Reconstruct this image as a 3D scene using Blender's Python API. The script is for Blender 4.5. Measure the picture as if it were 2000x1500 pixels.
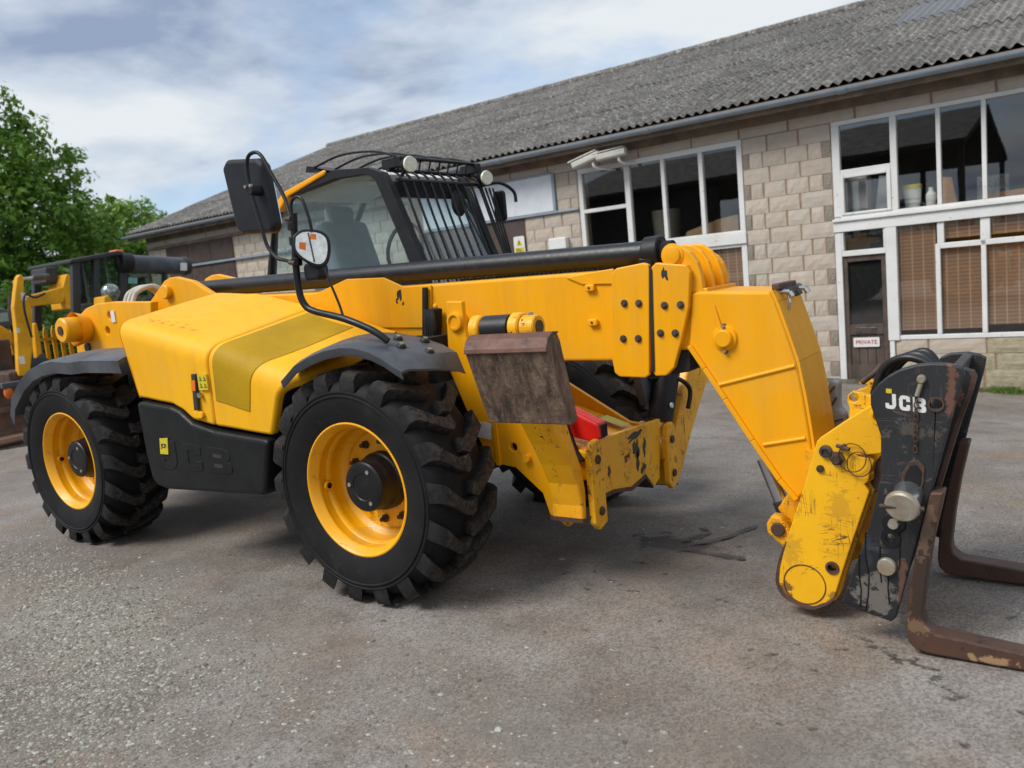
import bpy, bmesh, math, random
import numpy as np
from mathutils import Vector, Matrix
random.seed(7); RNG = np.random.default_rng(11)
for o in list(bpy.data.objects): bpy.data.objects.remove(o)
sc = bpy.context.scene
COL = sc.collection
R = math.radians

# ------------------------------------------------------------------ camera
cam_d = bpy.data.cameras.new('camera'); cam = bpy.data.objects.new('camera', cam_d); COL.objects.link(cam)
CR = Vector((0.81880336, 0.5660618, -0.09557769)); CU = Vector((0.00311344, 0.16210899, 0.98676795)); CF = Vector((-0.57406564, 0.80826649, -0.13097299))
CPOS = Vector((2.8994, -3.7899, 1.5330))
m = Matrix.Identity(4)
for i in range(3):
    m[i][0] = CR[i]; m[i][1] = CU[i]; m[i][2] = -CF[i]; m[i][3] = CPOS[i]
cam.matrix_world = m
cam_d.sensor_width = 36; cam_d.lens = 28.627; cam_d.clip_start = .05; cam_d.clip_end = 4000
cam_d.dof.use_dof = True; cam_d.dof.focus_distance = 4.1; cam_d.dof.aperture_fstop = 2.8
sc.camera = cam
sc.render.resolution_x = 1024; sc.render.resolution_y = 768

# ------------------------------------------------------------------ world and sun
SUN_EL, SUN_AZ = R(50), R(240)          # azimuth of the sun, ccw from +x
sdir = Vector((math.cos(SUN_EL)*math.cos(SUN_AZ), math.cos(SUN_EL)*math.sin(SUN_AZ), math.sin(SUN_EL)))
w = bpy.data.worlds.new('World'); sc.world = w; w.use_nodes = True
nt = w.node_tree; nt.nodes.clear()
def nd(nt, t, **k):
    n = nt.nodes.new(t)
    for a, b in k.items(): setattr(n, a, b)
    return n
out = nd(nt, 'ShaderNodeOutputWorld'); bg = nd(nt, 'ShaderNodeBackground'); bg.inputs[1].default_value = .1
sky = nd(nt, 'ShaderNodeTexSky', sky_type='NISHITA', sun_disc=False, sun_elevation=SUN_EL, sun_rotation=math.pi/2-SUN_AZ, air_density=1.0, dust_density=.6, ozone_density=1.2)
tc = nd(nt, 'ShaderNodeTexCoord'); sep = nd(nt, 'ShaderNodeSeparateXYZ'); nt.links.new(tc.outputs['Generated'], sep.inputs[0])
zc = nd(nt, 'ShaderNodeMath', operation='MAXIMUM'); zc.inputs[1].default_value = 0.0; nt.links.new(sep.outputs[2], zc.inputs[0])
za = nd(nt, 'ShaderNodeMath', operation='ADD'); za.inputs[1].default_value = .22; nt.links.new(zc.outputs[0], za.inputs[0])
cx = nd(nt, 'ShaderNodeMath', operation='DIVIDE'); cy = nd(nt, 'ShaderNodeMath', operation='DIVIDE')
nt.links.new(sep.outputs[0], cx.inputs[0]); nt.links.new(za.outputs[0], cx.inputs[1]); nt.links.new(sep.outputs[1], cy.inputs[0]); nt.links.new(za.outputs[0], cy.inputs[1])
cmb = nd(nt, 'ShaderNodeCombineXYZ'); nt.links.new(cx.outputs[0], cmb.inputs[0]); nt.links.new(cy.outputs[0], cmb.inputs[1]); cmb.inputs[2].default_value = 0.4
def noise(nt, vec, scale, detail=6, rough=.55, dist=0.0):
    n = nd(nt, 'ShaderNodeTexNoise'); n.inputs['Scale'].default_value = scale; n.inputs['Detail'].default_value = detail
    n.inputs['Roughness'].default_value = rough; n.inputs['Distortion'].default_value = dist
    if vec is not None: nt.links.new(vec, n.inputs['Vector'])
    return n
def ramp(nt, fac, pts, interp='LINEAR'):
    r = nd(nt, 'ShaderNodeValToRGB'); r.color_ramp.interpolation = interp
    e = r.color_ramp.elements
    while len(e) < len(pts): e.new(.5)
    for el, (p, c) in zip(e, pts):
        el.position = p; el.color = (c, c, c, 1) if isinstance(c, (int, float)) else (*c, 1)
    nt.links.new(fac, r.inputs[0]); return r
n1 = noise(nt, cmb.outputs[0], .85, 9, .55, .3); n2 = noise(nt, cmb.outputs[0], 1.35, 8, .55, .25)
cover = ramp(nt, n1.outputs[0], [(.36, 0.0), (.50, 1.0)])
shade = ramp(nt, n2.outputs[0], [(.36, (1.9, 2.4, 3.4)), (.47, (3.7, 4.2, 4.9)), (.60, (5.0, 5.3, 5.5))])
mixw = nd(nt, 'ShaderNodeMixRGB'); nt.links.new(cover.outputs[0], mixw.inputs[0]); nt.links.new(shade.outputs[0], mixw.inputs[2])
skyg = nd(nt, 'ShaderNodeMixRGB', blend_type='MIX'); skyg.inputs[0].default_value = .45; nt.links.new(sky.outputs[0], skyg.inputs[1]); skyg.inputs[2].default_value = (2.6, 3.8, 5.6, 1)
nt.links.new(skyg.outputs[0], mixw.inputs[1]); nt.links.new(mixw.outputs[0], bg.inputs[0]); nt.links.new(bg.outputs[0], out.inputs[0])
sl = bpy.data.lights.new('sun', 'SUN'); sl.energy = 2.2; sl.angle = R(26); sl.color = (1, .96, .9)
so = bpy.data.objects.new('sun', sl); COL.objects.link(so); so.rotation_euler = (-sdir).to_track_quat('-Z', 'Y').to_euler()
sc.view_settings.view_transform = 'Standard'; sc.view_settings.look = 'None'; sc.view_settings.gamma = 1; sc.view_settings.exposure = 0.68
sc.view_settings.use_curve_mapping = False
sc.cycles.max_bounces = 8; sc.cycles.transparent_max_bounces = 16

# ------------------------------------------------------------------ helpers
class MB:
    def __init__(s): s.v = []; s.f = []
    def add(s, v, f):
        b = len(s.v); s.v += [tuple(p) for p in v]; s.f += [tuple(i+b for i in q) for q in f]; return s
    def box(s, c, d, rot=None):
        v = [Vector(((i & 1)-.5, ((i >> 1) & 1)-.5, (i >> 2)-.5)) for i in range(8)]
        v = [Vector((p.x*d[0], p.y*d[1], p.z*d[2])) for p in v]
        if rot is not None: v = [rot @ p for p in v]
        return s.add([p+Vector(c) for p in v], [(0,2,3,1),(4,5,7,6),(0,1,5,4),(2,6,7,3),(0,4,6,2),(1,3,7,5)])
    def rng(s, x0, x1, y0, y1, z0, z1): return s.box(((x0+x1)/2,(y0+y1)/2,(z0+z1)/2),(x1-x0,y1-y0,z1-z0))
    def prism(s, poly, a, b, axis='y'):
        def P(p, t): return (p[0], t, p[1]) if axis == 'y' else ((t, p[0], p[1]) if axis == 'x' else (p[0], p[1], t))
        n = len(poly)
        return s.add([P(p, a) for p in poly]+[P(p, b) for p in poly], [tuple(range(n)), tuple(range(2*n-1, n-1, -1))]+[(i, n+i, n+(i+1) % n, (i+1) % n) for i in range(n)])
    def cyl(s, p0, p1, r0, r1=None, n=20, ch=0.0):
        p0, p1 = Vector(p0), Vector(p1); r1 = r0 if r1 is None else r1
        d = (p1-p0).normalized(); q = d.to_track_quat('Z', 'Y').to_matrix(); L = (p1-p0).length
        rings = [(0, r0), (L, r1)] if ch <= 0 else [(0, r0-ch), (ch, r0), (L-ch, r1), (L, r1-ch)]
        v = []; f = []
        for t, r in rings:
            for i in range(n):
                a = 2*math.pi*i/n; v.append(p0+q @ Vector((r*math.cos(a), r*math.sin(a), t)))
        for k in range(len(rings)-1):
            for i in range(n): f.append((k*n+i, k*n+(i+1) % n, (k+1)*n+(i+1) % n, (k+1)*n+i))
        f.append(tuple(range(n-1, -1, -1))); f.append(tuple(range((len(rings)-1)*n, len(rings)*n)))
        return s.add(v, f)
    def tube(s, pts, r, n=10, cap=True):
        pts = [Vector(p) for p in pts]; rr = r if isinstance(r, (list, tuple)) else [r]*len(pts)
        v = []; f = []; up = None
        for i, p in enumerate(pts):
            d = ((pts[min(i+1, len(pts)-1)]-p).normalized()+(p-pts[max(i-1, 0)]).normalized()).normalized()
            if up is None: up = d.orthogonal().normalized()
            up = (up-d*up.dot(d)).normalized(); sd = d.cross(up)
            for k in range(n):
                a = 2*math.pi*k/n; v.append(p+(up*math.cos(a)+sd*math.sin(a))*rr[i])
        for i in range(len(pts)-1):
            for k in range(n): f.append((i*n+k, i*n+(k+1) % n, (i+1)*n+(k+1) % n, (i+1)*n+k))
        if cap: f.append(tuple(range(n-1, -1, -1))); f.append(tuple(range((len(pts)-1)*n, len(pts)*n)))
        return s.add(v, f)
    def lathe(s, prof, c=(0, 0, 0), n=64, axis='y', closed=False):
        v = []; f = []; m_ = len(prof)
        for i in range(n):
            a = 2*math.pi*i/n
            for d, r in prof:
                if axis == 'y': v.append((c[0]+r*math.cos(a), c[1]+d, c[2]+r*math.sin(a)))
                elif axis == 'z': v.append((c[0]+r*math.cos(a), c[1]+r*math.sin(a), c[2]+d))
                else: v.append((c[0]+d, c[1]+r*math.cos(a), c[2]+r*math.sin(a)))
        for i in range(n):
            j = (i+1) % n
            for k in range(m_ if closed else m_-1):
                l = (k+1) % m_; f.append((i*m_+k, i*m_+l, j*m_+l, j*m_+k))
        return s.add(v, f)
    def sphere(s, c, r, sx=1, sy=1, sz=1, n=16, m=10):
        v = []; f = []
        for i in range(m+1):
            t = math.pi*i/m
            for j in range(n):
                a = 2*math.pi*j/n; v.append((c[0]+sx*r*math.sin(t)*math.cos(a), c[1]+sy*r*math.sin(t)*math.sin(a), c[2]+sz*r*math.cos(t)))
        for i in range(m):
            for j in range(n): f.append((i*n+j, i*n+(j+1) % n, (i+1)*n+(j+1) % n, (i+1)*n+j))
        return s.add(v, f)
    def build(s, name, mat, parent=None, smooth=None, bevel=0.0, seg=2, kind=None, ang=35):
        me = bpy.data.meshes.new(name); me.from_pydata(s.v, [], s.f)
        bm = bmesh.new(); bm.from_mesh(me); bmesh.ops.remove_doubles(bm, verts=bm.verts, dist=1e-5)
        bmesh.ops.dissolve_degenerate(bm, edges=bm.edges, dist=1e-6); bmesh.ops.recalc_face_normals(bm, faces=bm.faces); bm.to_mesh(me); bm.free()
        return link(name, me, mat, parent, smooth, bevel, seg, kind, ang)
def link(name, me, mat, parent=None, smooth=None, bevel=0.0, seg=2, kind=None, ang=35):
    o = bpy.data.objects.new(name, me); COL.objects.link(o)
    if mat is not None: me.materials.append(mat)
    if parent is not None: o.parent = parent
    if smooth is not None:
        me.polygons.foreach_set('use_smooth', [True]*len(me.polygons)); me.set_sharp_from_angle(angle=R(smooth))
    if bevel > 0:
        b = o.modifiers.new('bevel', 'BEVEL'); b.width = bevel; b.segments = seg; b.limit_method = 'ANGLE'; b.angle_limit = R(ang); b.use_clamp_overlap = True
    if kind: o['kind'] = kind
    return o
def plate(name, poly, holes, a, b, mat, parent=None, bevel=0.0):
    """plate in the xz plane, thickness a..b along y, with real round holes [(x,z,r)]"""
    bm = bmesh.new(); es = []
    def loop(pts):
        vs = [bm.verts.new((p[0], a, p[1])) for p in pts]
        for i in range(len(vs)): es.append(bm.edges.new((vs[i], vs[(i+1) % len(vs)])))
    loop(poly)
    for (x, z, r) in holes: loop([(x+r*math.cos(t*math.pi/10), z+r*math.sin(t*math.pi/10)) for t in range(20)])
    bmesh.ops.triangle_fill(bm, use_beauty=True, use_dissolve=False, edges=es)
    fs = list(bm.faces); g = bmesh.ops.extrude_face_region(bm, geom=fs)
    for e in g['geom']:
        if isinstance(e, bmesh.types.BMVert): e.co.y = b
    bmesh.ops.recalc_face_normals(bm, faces=bm.faces)
    me = bpy.data.meshes.new(name); bm.to_mesh(me); bm.free()
    return link(name, me, mat, parent, None, bevel)
def empty(name, loc=(0, 0, 0), rz=0.0, parent=None):
    o = bpy.data.objects.new(name, None); COL.objects.link(o); o.location = loc; o.rotation_euler = (0, 0, rz); o.empty_display_size = .2
    if parent is not None: o.parent = parent
    return o
def tag(o, label, cat, group=None):
    o['label'] = label; o['category'] = cat
    if group: o['group'] = group
    return o
def copy_tree(o, parent=None):
    c = o.copy(); COL.objects.link(c); c.parent = parent
    for ch in list(o.children): copy_tree(ch, c)
    return c
def rounded(x0, x1, z0, z1, r, n=5):
    p = []
    for cx_, cz_, a0 in ((x1-r, z1-r, 0), (x0+r, z1-r, 90), (x0+r, z0+r, 180), (x1-r, z0+r, 270)):
        for i in range(n+1):
            a = R(a0+90*i/n); p.append((cx_+r*math.cos(a), cz_+r*math.sin(a)))
    return p
def smooth_path(pts, n=6):
    pts = [Vector(p) for p in pts]; o = []
    for i in range(len(pts)-1):
        p0 = pts[max(i-1, 0)]; p1 = pts[i]; p2 = pts[i+1]; p3 = pts[min(i+2, len(pts)-1)]
        for k in range(n):
            t = k/n; o.append(.5*((2*p1)+(p2-p0)*t+(2*p0-5*p1+4*p2-p3)*t*t+(3*p1-p0-3*p2+p3)*t**3))
    o.append(pts[-1]); return o

# ------------------------------------------------------------------ materials
MATS = {}
def newmat(name):
    m_ = bpy.data.materials.new(name); m_.use_nodes = True; t = m_.node_tree; b = t.nodes['Principled BSDF']; MATS[name] = m_; return m_, t, b
def objco(t, scale=None):
    c = nd(t, 'ShaderNodeTexCoord')
    if scale is None: return c.outputs['Object']
    mp = nd(t, 'ShaderNodeMapping'); mp.inputs['Scale'].default_value = scale; t.links.new(c.outputs['Object'], mp.inputs[0]); return mp.outputs[0]
def mixc(t, fac, a, b, mode='MIX'):
    mx = nd(t, 'ShaderNodeMixRGB', blend_type=mode)
    for i, x in ((0, fac), (1, a), (2, b)):
        if hasattr(x, 'links') or hasattr(x, 'is_linked'): t.links.new(x, mx.inputs[i])
        else: mx.inputs[i].default_value = x if i == 0 else (*x, 1)
    return mx.outputs[0]
def bump(t, b, h, strength, dist=.01):
    bp = nd(t, 'ShaderNodeBump'); bp.inputs['Strength'].default_value = strength; bp.inputs['Distance'].default_value = dist
    t.links.new(h, bp.inputs['Height']); t.links.new(bp.outputs[0], b.inputs['Normal'])
def simple(name, col, rough=.5, metal=0.0, var=.12, scale=6.0, bmp=0.0, bscale=60, coat=0.0, col2=None, spec=.5):
    m_, t, b = newmat(name); co = objco(t); n = noise(t, co, scale, 6, .6)
    c2 = col2 if col2 is not None else tuple(max(0, x*(1-2.2*var)) for x in col)
    r = ramp(t, n.outputs[0], [(.3, c2), (.68, col)]); t.links.new(r.outputs[0], b.inputs['Base Color'])
    n2_ = noise(t, co, scale*3, 4, .6); r2 = ramp(t, n2_.outputs[0], [(.3, max(.03, rough-.1)), (.7, min(1, rough+.1))]); t.links.new(r2.outputs[0], b.inputs['Roughness'])
    b.inputs['Specular IOR Level'].default_value = spec; b.inputs['Metallic'].default_value = metal; b.inputs['Coat Weight'].default_value = coat; b.inputs['Coat Roughness'].default_value = .15
    if bmp > 0: bump(t, b, noise(t, co, bscale, 5, .6).outputs[0], bmp)
    return m_
def patches(t, c, lst, co, r0=.60, r1=.68):
    """soft-edged stains: (centre, radii, colour, strength, noise scale)"""
    for (ce, ra, col, st, ns) in lst:
        mp_ = nd(t, 'ShaderNodeMapping'); mp_.vector_type = 'POINT'; mp_.inputs['Location'].default_value = tuple(-a/b_ for a, b_ in zip(ce, ra)); mp_.inputs['Scale'].default_value = tuple(1/b_ for b_ in ra); t.links.new(co, mp_.inputs[0])
        ln = nd(t, 'ShaderNodeVectorMath', operation='LENGTH'); t.links.new(mp_.outputs[0], ln.inputs[0])
        sb = nd(t, 'ShaderNodeMath', operation='MULTIPLY_ADD'); sb.inputs[1].default_value = -.55; sb.inputs[2].default_value = .12; t.links.new(ln.outputs['Value'], sb.inputs[0])
        ad = nd(t, 'ShaderNodeMath', operation='MULTIPLY_ADD'); ad.inputs[1].default_value = 1.6; t.links.new(noise(t, co, ns, 8, .72).outputs[0], ad.inputs[0]); t.links.new(sb.outputs[0], ad.inputs[2]); ad.inputs[2].default_value = 0
        f_ = ramp(t, ad.outputs[0], [(r0, 0.0), (r1, st)]).outputs[0]; c = mixc(t, f_, c, col)
    return c
def worn(name, base, base2, under, amount, scratch, rough=.4, rustc=(.06, .025, .012), pat=()):
    """paint with scratches and chips down to dark metal and rust"""
    m_, t, b = newmat(name); co = objco(t)
    tint = ramp(t, noise(t, co, 2.3, 6, .65).outputs[0], [(.32, base2), (.62, base)]).outputs[0]
    chips = ramp(t, noise(t, co, 17, 9, .72, .4).outputs[0], [(amount, 0.0), (amount+.025, 1.0)]).outputs[0]
    area = ramp(t, noise(t, co, 3.1, 3, .5).outputs[0], [(.40, 0.0), (.58, 1.0)]).outputs[0]
    ch = mixc(t, 1.0, chips, area, 'MULTIPLY')
    lines = None
    for (sx, sy, sz, sc_) in ((30, 30, 2.2, 1.0), (2.5, 20, 26, 1.1)):
        l = ramp(t, noise(t, objco(t, (sx, sy, sz)), sc_, 3, .5, 1.1).outputs[0], [(.5-scratch, 0.0), (.5, 1.0), (.5+scratch, 0.0)]).outputs[0]
        msk = ramp(t, noise(t, co, 5.5+sc_, 3, .5).outputs[0], [(.52, 0.0), (.60, 1.0)]).outputs[0]
        l = mixc(t, 1.0, l, msk, 'MULTIPLY'); lines = l if lines is None else mixc(t, 1.0, lines, l, 'LIGHTEN')
    msk = mixc(t, 1.0, ch, lines, 'LIGHTEN')
    und = ramp(t, noise(t, co, 40, 3).outputs[0], [(.4, under), (.6, rustc)]).outputs[0]
    c = mixc(t, msk, tint, und); c = patches(t, c, pat, co); t.links.new(c, b.inputs['Base Color'])
    rr = mixc(t, msk, (rough, rough, rough), (.8, .8, .8)); t.links.new(rr, b.inputs['Roughness'])
    inv = nd(t, 'ShaderNodeInvert'); t.links.new(msk, inv.inputs[1]); bump(t, b, inv.outputs[0], .25, .003)
    return m_
YEL = (.86, .385, .0012); YEL2 = (.80, .345, .0015)
def paint(name, base, base2, rough=.36):
    m_, t, b = newmat(name); co = objco(t)
    c = ramp(t, noise(t, co, 1.6, 6, .65).outputs[0], [(.30, base2), (.66, base)]).outputs[0]
    dirt = ramp(t, noise(t, co, 23, 8, .75, .3).outputs[0], [(.67, 0.0), (.71, 1.0)]).outputs[0]
    area = ramp(t, noise(t, co, 2.1, 2).outputs[0], [(.52, 0.0), (.62, .8)]).outputs[0]
    dm = mixc(t, 1.0, dirt, area, 'MULTIPLY'); c = mixc(t, dm, c, (.05, .03, .015))
    st = ramp(t, noise(t, objco(t, (14, 14, .9)), 1.0, 5, .6).outputs[0], [(.45, 0.0), (.75, .22)]).outputs[0]
    c = mixc(t, st, c, (.42, .2, .03)); dust = ramp(t, noise(t, co, 4.5, 8, .7, .4).outputs[0], [(.48, 0.0), (.70, .28)]).outputs[0]; c = mixc(t, dust, c, (.60, .36, .07)); t.links.new(c, b.inputs['Base Color'])
    r = ramp(t, noise(t, co, 9, 6, .7).outputs[0], [(.3, rough-.06), (.7, rough+.16)]); t.links.new(r.outputs[0], b.inputs['Roughness'])
    b.inputs['Specular IOR Level'].default_value = .32
    bump(t, b, noise(t, co, 14, 3, .5).outputs[0], .03, .004)
    return m_
M_yel = paint('yellow_paint', YEL, YEL2)
M_pod = paint('yellow_plastic', (.87, .44, .003), (.83, .40, .003), .46)
M_yworn = worn('worn_yellow_paint', (.86, .42, .004), (.72, .30, .005), (.025, .02, .018), .60, .014)
M_yhead = worn('scratched_yellow_paint', (.87, .46, .004), (.76, .36, .005), (.03, .018, .012), .625, .016, .42, (.06, .025, .012), [((1.9, -.5, .3), (.09, .3, .12), (.20, .10, .03), .3, 34), ((2.1, -.5, .5), (.08, .3, .12), (.16, .08, .03), .28, 40), ((1.86, -.5, .10), (.06, .3, .10), (.10, .045, .025), .85, 26), ((2.07, -.5, .10), (.05, .3, .08), (.12, .055, .03), .7, 30)])
M_ybold = worn('flaking_yellow_paint', (.86, .43, .004), (.78, .36, .006), (.012, .012, .014), .55, .016)
M_rim = worn('rim_paint', (.87, .41, .002), (.78, .34, .003), (.05, .03, .02), .655, .006, .4, (.10, .05, .02), [((0, 0, -.28), (.34, .3, .10), (.42, .24, .07), .35, 12), ((0, 0, 0), (.24, .12, .24), (.20, .10, .03), .45, 9)])
M_yrear = simple('aged_yellow_paint', (.80, .38, .006), .5, var=.16, scale=4, spec=.3)
M_grille = None
M_blk = simple('black_plastic', (.012, .013, .016), .5, var=.25, scale=5, bmp=.06, bscale=220, spec=.35)
M_mud = simple('mudguard_plastic', (.090, .100, .118), .45, var=.3, scale=4, bmp=.05, bscale=180)
M_pan = simple('dark_panel_plastic', (.011, .012, .0125), .46, var=.2, scale=6, bmp=.08, bscale=160, spec=.25)
M_blkp = worn('scratched_black_paint', (.008, .009, .011), (.018, .019, .021), (.11, .10, .095), .60, .013, .5, (.085, .045, .028), [((2.25, -.64, .20), (.13, .3, .14), (.17, .15, .13), .75, 16), ((2.40, -.64, .84), (.12, .3, .07), (.10, .08, .062), .6, 20), ((2.53, -.64, 1.0), (.035, .3, .16), (.14, .06, .038), .9, 18), ((2.35, -.64, .26), (.03, .3, .22), (.12, .06, .04), .8, 22), ((2.22, -.64, .40), (.10, .3, .10), (.03, .036, .05), .6, 10)])
M_blkdirty = worn('muddy_black_paint', (.014, .016, .019), (.05, .045, .038), (.14, .12, .10), .60, .014, .5, (.09, .05, .03))
M_steelblk = simple('black_painted_steel', (.010, .011, .013), .45, var=.3, scale=8, spec=.35)
M_rust = simple('rust_brown_steel', (.105, .050, .032), .62, var=.35, scale=9, bmp=.35, bscale=70, col2=(.035, .02, .014))
M_rustf = worn('brown_fork_steel', (.085, .040, .025), (.05, .025, .016), (.025, .018, .014), .58, .012, .5, (.05, .025, .015), [((2.42, -.66, .30), (.10, .012, .34), (.026, .017, .012), .8, 22), ((2.43, -.66, .5), (.08, .012, .16), (.20, .13, .08), .55, 30), ((2.40, -.66, .12), (.07, .012, .07), (.22, .13, .07), .6, 34), ((2.62, -.66, .03), (.13, .01, .03), (.34, .21, .11), .85, 24), ((2.95, -.66, .03), (.22, .01, .03), (.34, .21, .11), .85, 24)])
def padmat():
    m_, t, b = newmat('muddy_foot_steel'); co = objco(t)
    c = ramp(t, noise(t, objco(t, (1.6, 1.6, .5)), 10, 8, .72, .5).outputs[0], [(.34, (.030, .020, .014)), (.5, (.115, .070, .046)), (.66, (.23, .155, .11))]).outputs[0]
    c = mixc(t, ramp(t, noise(t, objco(t, (60, 60, 7)), 1.0, 4, .6, .6).outputs[0], [(.55, 0.0), (.72, .5)]).outputs[0], c, (.33, .25, .19))
    t.links.new(c, b.inputs['Base Color']); b.inputs['Roughness'].default_value = .85; bump(t, b, noise(t, co, 40, 7, .75).outputs[0], .9, .012); return m_
M_pad = padmat()
M_padtop = simple('brown_pad_edge', (.17, .075, .05), .6, var=.25, scale=12, bmp=.2)
M_rub = simple('tyre_rubber', (.017, .018, .020), .62, var=.25, scale=5, bmp=.1, bscale=120, col2=(.011, .011, .012))
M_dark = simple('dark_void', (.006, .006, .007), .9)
M_chas = simple('dark_chassis', (.02, .018, .016), .7, var=.3, scale=8)  # near-black brown for chassis, boom nose underside and small dark marks
M_galv = simple('pitted_steel', (.38, .355, .30), .45, .35, .25, 22, .1, 90, col2=(.26, .20, .13))
M_steel = simple('bright_steel', (.55, .56, .57), .22, .9)
M_nut = simple('rusty_nut', (.10, .06, .04), .6, .3, .3, 30)
M_bolt = simple('dark_bolt_steel', (.16, .14, .13), .4, .6, .3, 30)
M_red = simple('red_paint', (.62, .012, .008), .38, var=.1)
M_white = simple('white_label', (.72, .72, .70), .5, var=.06, scale=30)
M_lblk = simple('label_print', (.03, .03, .03), .5)
M_lyel = simple('label_yellow', (.62, .50, .02), .5, var=.1, scale=20)
M_ora = simple('orange_plastic', (.75, .16, .01), .35, var=.1)
M_rubber = simple('black_hose_rubber', (.011, .012, .014), .42, var=.3, scale=12, bmp=.05)
M_seat = simple('seat_fabric', (.24, .26, .28), .9)
M_inter = simple('cab_liner', (.72, .75, .74), .8, var=.08)
M_sleeve = simple('grey_sleeve', (.36, .38, .37), .7, var=.2, scale=14, bmp=.3, bscale=30)
M_tape = simple('tape_grey', (.05, .055, .06), .6)
M_rope = simple('pale_hose', (.52, .49, .42), .7, var=.15, scale=30)
# tread: rubber with dust that clings to the worn lug faces
def tread():
    m_, t, b = newmat('dusty_tread_rubber'); co = objco(t)
    g = nd(t, 'ShaderNodeAttribute', attribute_name='lugtop')
    n = ramp(t, noise(t, co, 38, 8, .75).outputs[0], [(.40, .02), (.70, .6)]).outputs[0]
    msk = mixc(t, 1.0, n, g.outputs['Color'], 'MULTIPLY')
    base = ramp(t, noise(t, co, 6, 5).outputs[0], [(.3, (.007, .007, .008)), (.7, (.013, .013, .014))]).outputs[0]
    sc2 = ramp(t, noise(t, co, 11, 8, .75, .5).outputs[0], [(.55, 0.0), (.75, .55)]).outputs[0]; base = mixc(t, sc2, base, (.038, .036, .034))
    c = mixc(t, msk, base, (.13, .11, .092)); t.links.new(c, b.inputs['Base Color']); b.inputs['Roughness'].default_value = .65; b.inputs['Specular IOR Level'].default_value = .2
    bump(t, b, noise(t, co, 90, 5, .7).outputs[0], .25, .004)
    return m_
M_tread = tread()
def grille_mat():
    m_, t, b = newmat('perforated_mesh'); co = objco(t, (1, 1, 1))
    v = nd(t, 'ShaderNodeTexVoronoi'); v.inputs['Scale'].default_value = 260; v.inputs['Randomness'].default_value = .9; t.links.new(co, v.inputs['Vector'])
    r = ramp(t, v.outputs['Distance'], [(.30, 1.0), (.46, 0.0)]).outputs[0]
    st = ramp(t, noise(t, objco(t, (1, 1, 1)), 3.0, 6, .6).outputs[0], [(.3, (.36, .21, .003)), (.7, (.50, .295, .004))]).outputs[0]
    r = mixc(t, 1.0, r, (.35, .35, .35), 'MULTIPLY'); c = mixc(t, r, st, (.10, .065, .01)); t.links.new(c, b.inputs['Base Color']); b.inputs['Roughness'].default_value = .6; b.inputs['Specular IOR Level'].default_value = .2
    return m_
M_grille = grille_mat()
def glass(name, tint, refl=1.0, rough=.0, ior=1.5, dens=0.0):
    m_, t, b = newmat(name); t.nodes.remove(b); o = t.nodes['Material Output']
    tr = nd(t, 'ShaderNodeBsdfTransparent'); tr.inputs[0].default_value = (*tint, 1); gl = nd(t, 'ShaderNodeBsdfGlossy'); gl.inputs['Roughness'].default_value = rough
    lw_ = nd(t, 'ShaderNodeLayerWeight'); lw_.inputs[0].default_value = .5; pw = nd(t, 'ShaderNodeMath', operation='POWER'); pw.inputs[1].default_value = 5.0; t.links.new(lw_.outputs['Facing'], pw.inputs[0])
    mp = nd(t, 'ShaderNodeMath', operation='MULTIPLY_ADD', use_clamp=True); mp.inputs[1].default_value = .9; mp.inputs[2].default_value = .045*refl; t.links.new(pw.outputs[0], mp.inputs[0])
    bp = nd(t, 'ShaderNodeBump'); bp.inputs['Strength'].default_value = .02; bp.inputs['Distance'].default_value = .02; t.links.new(noise(t, objco(t), 1.3, 2).outputs[0], bp.inputs['Height']); t.links.new(bp.outputs[0], gl.inputs['Normal'])
    mx = nd(t, 'ShaderNodeMixShader'); t.links.new(mp.outputs[0], mx.inputs[0]); t.links.new(tr.outputs[0], mx.inputs[1]); t.links.new(gl.outputs[0], mx.inputs[2])
    last = mx.outputs[0]
    if dens > 0:
        df = nd(t, 'ShaderNodeBsdfDiffuse'); df.inputs[0].default_value = (.50, .66, .74, 1); m2 = nd(t, 'ShaderNodeMixShader'); m2.inputs[0].default_value = dens
        t.links.new(last, m2.inputs[1]); t.links.new(df.outputs[0], m2.inputs[2]); last = m2.outputs[0]
    t.links.new(last, o.inputs[0]); return m_
M_cglass = glass('cab_glass', (.86, .97, .98), 2.6, .02, 1.5, .08)
M_wglass = glass('window_glass', (.88, .90, .88), 3.2, .01)
M_lens = simple('lamp_lens', (.78, .80, .66), .12, .0, .12, 40, .3, 160, 0)
M_chrome = simple('lamp_reflector', (.84, .83, .78), .16, .9, .15, 30, .08, 30)
M_mirror = simple('mirror_silver', (.8, .8, .8), .03, 1.0, .02)
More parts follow.
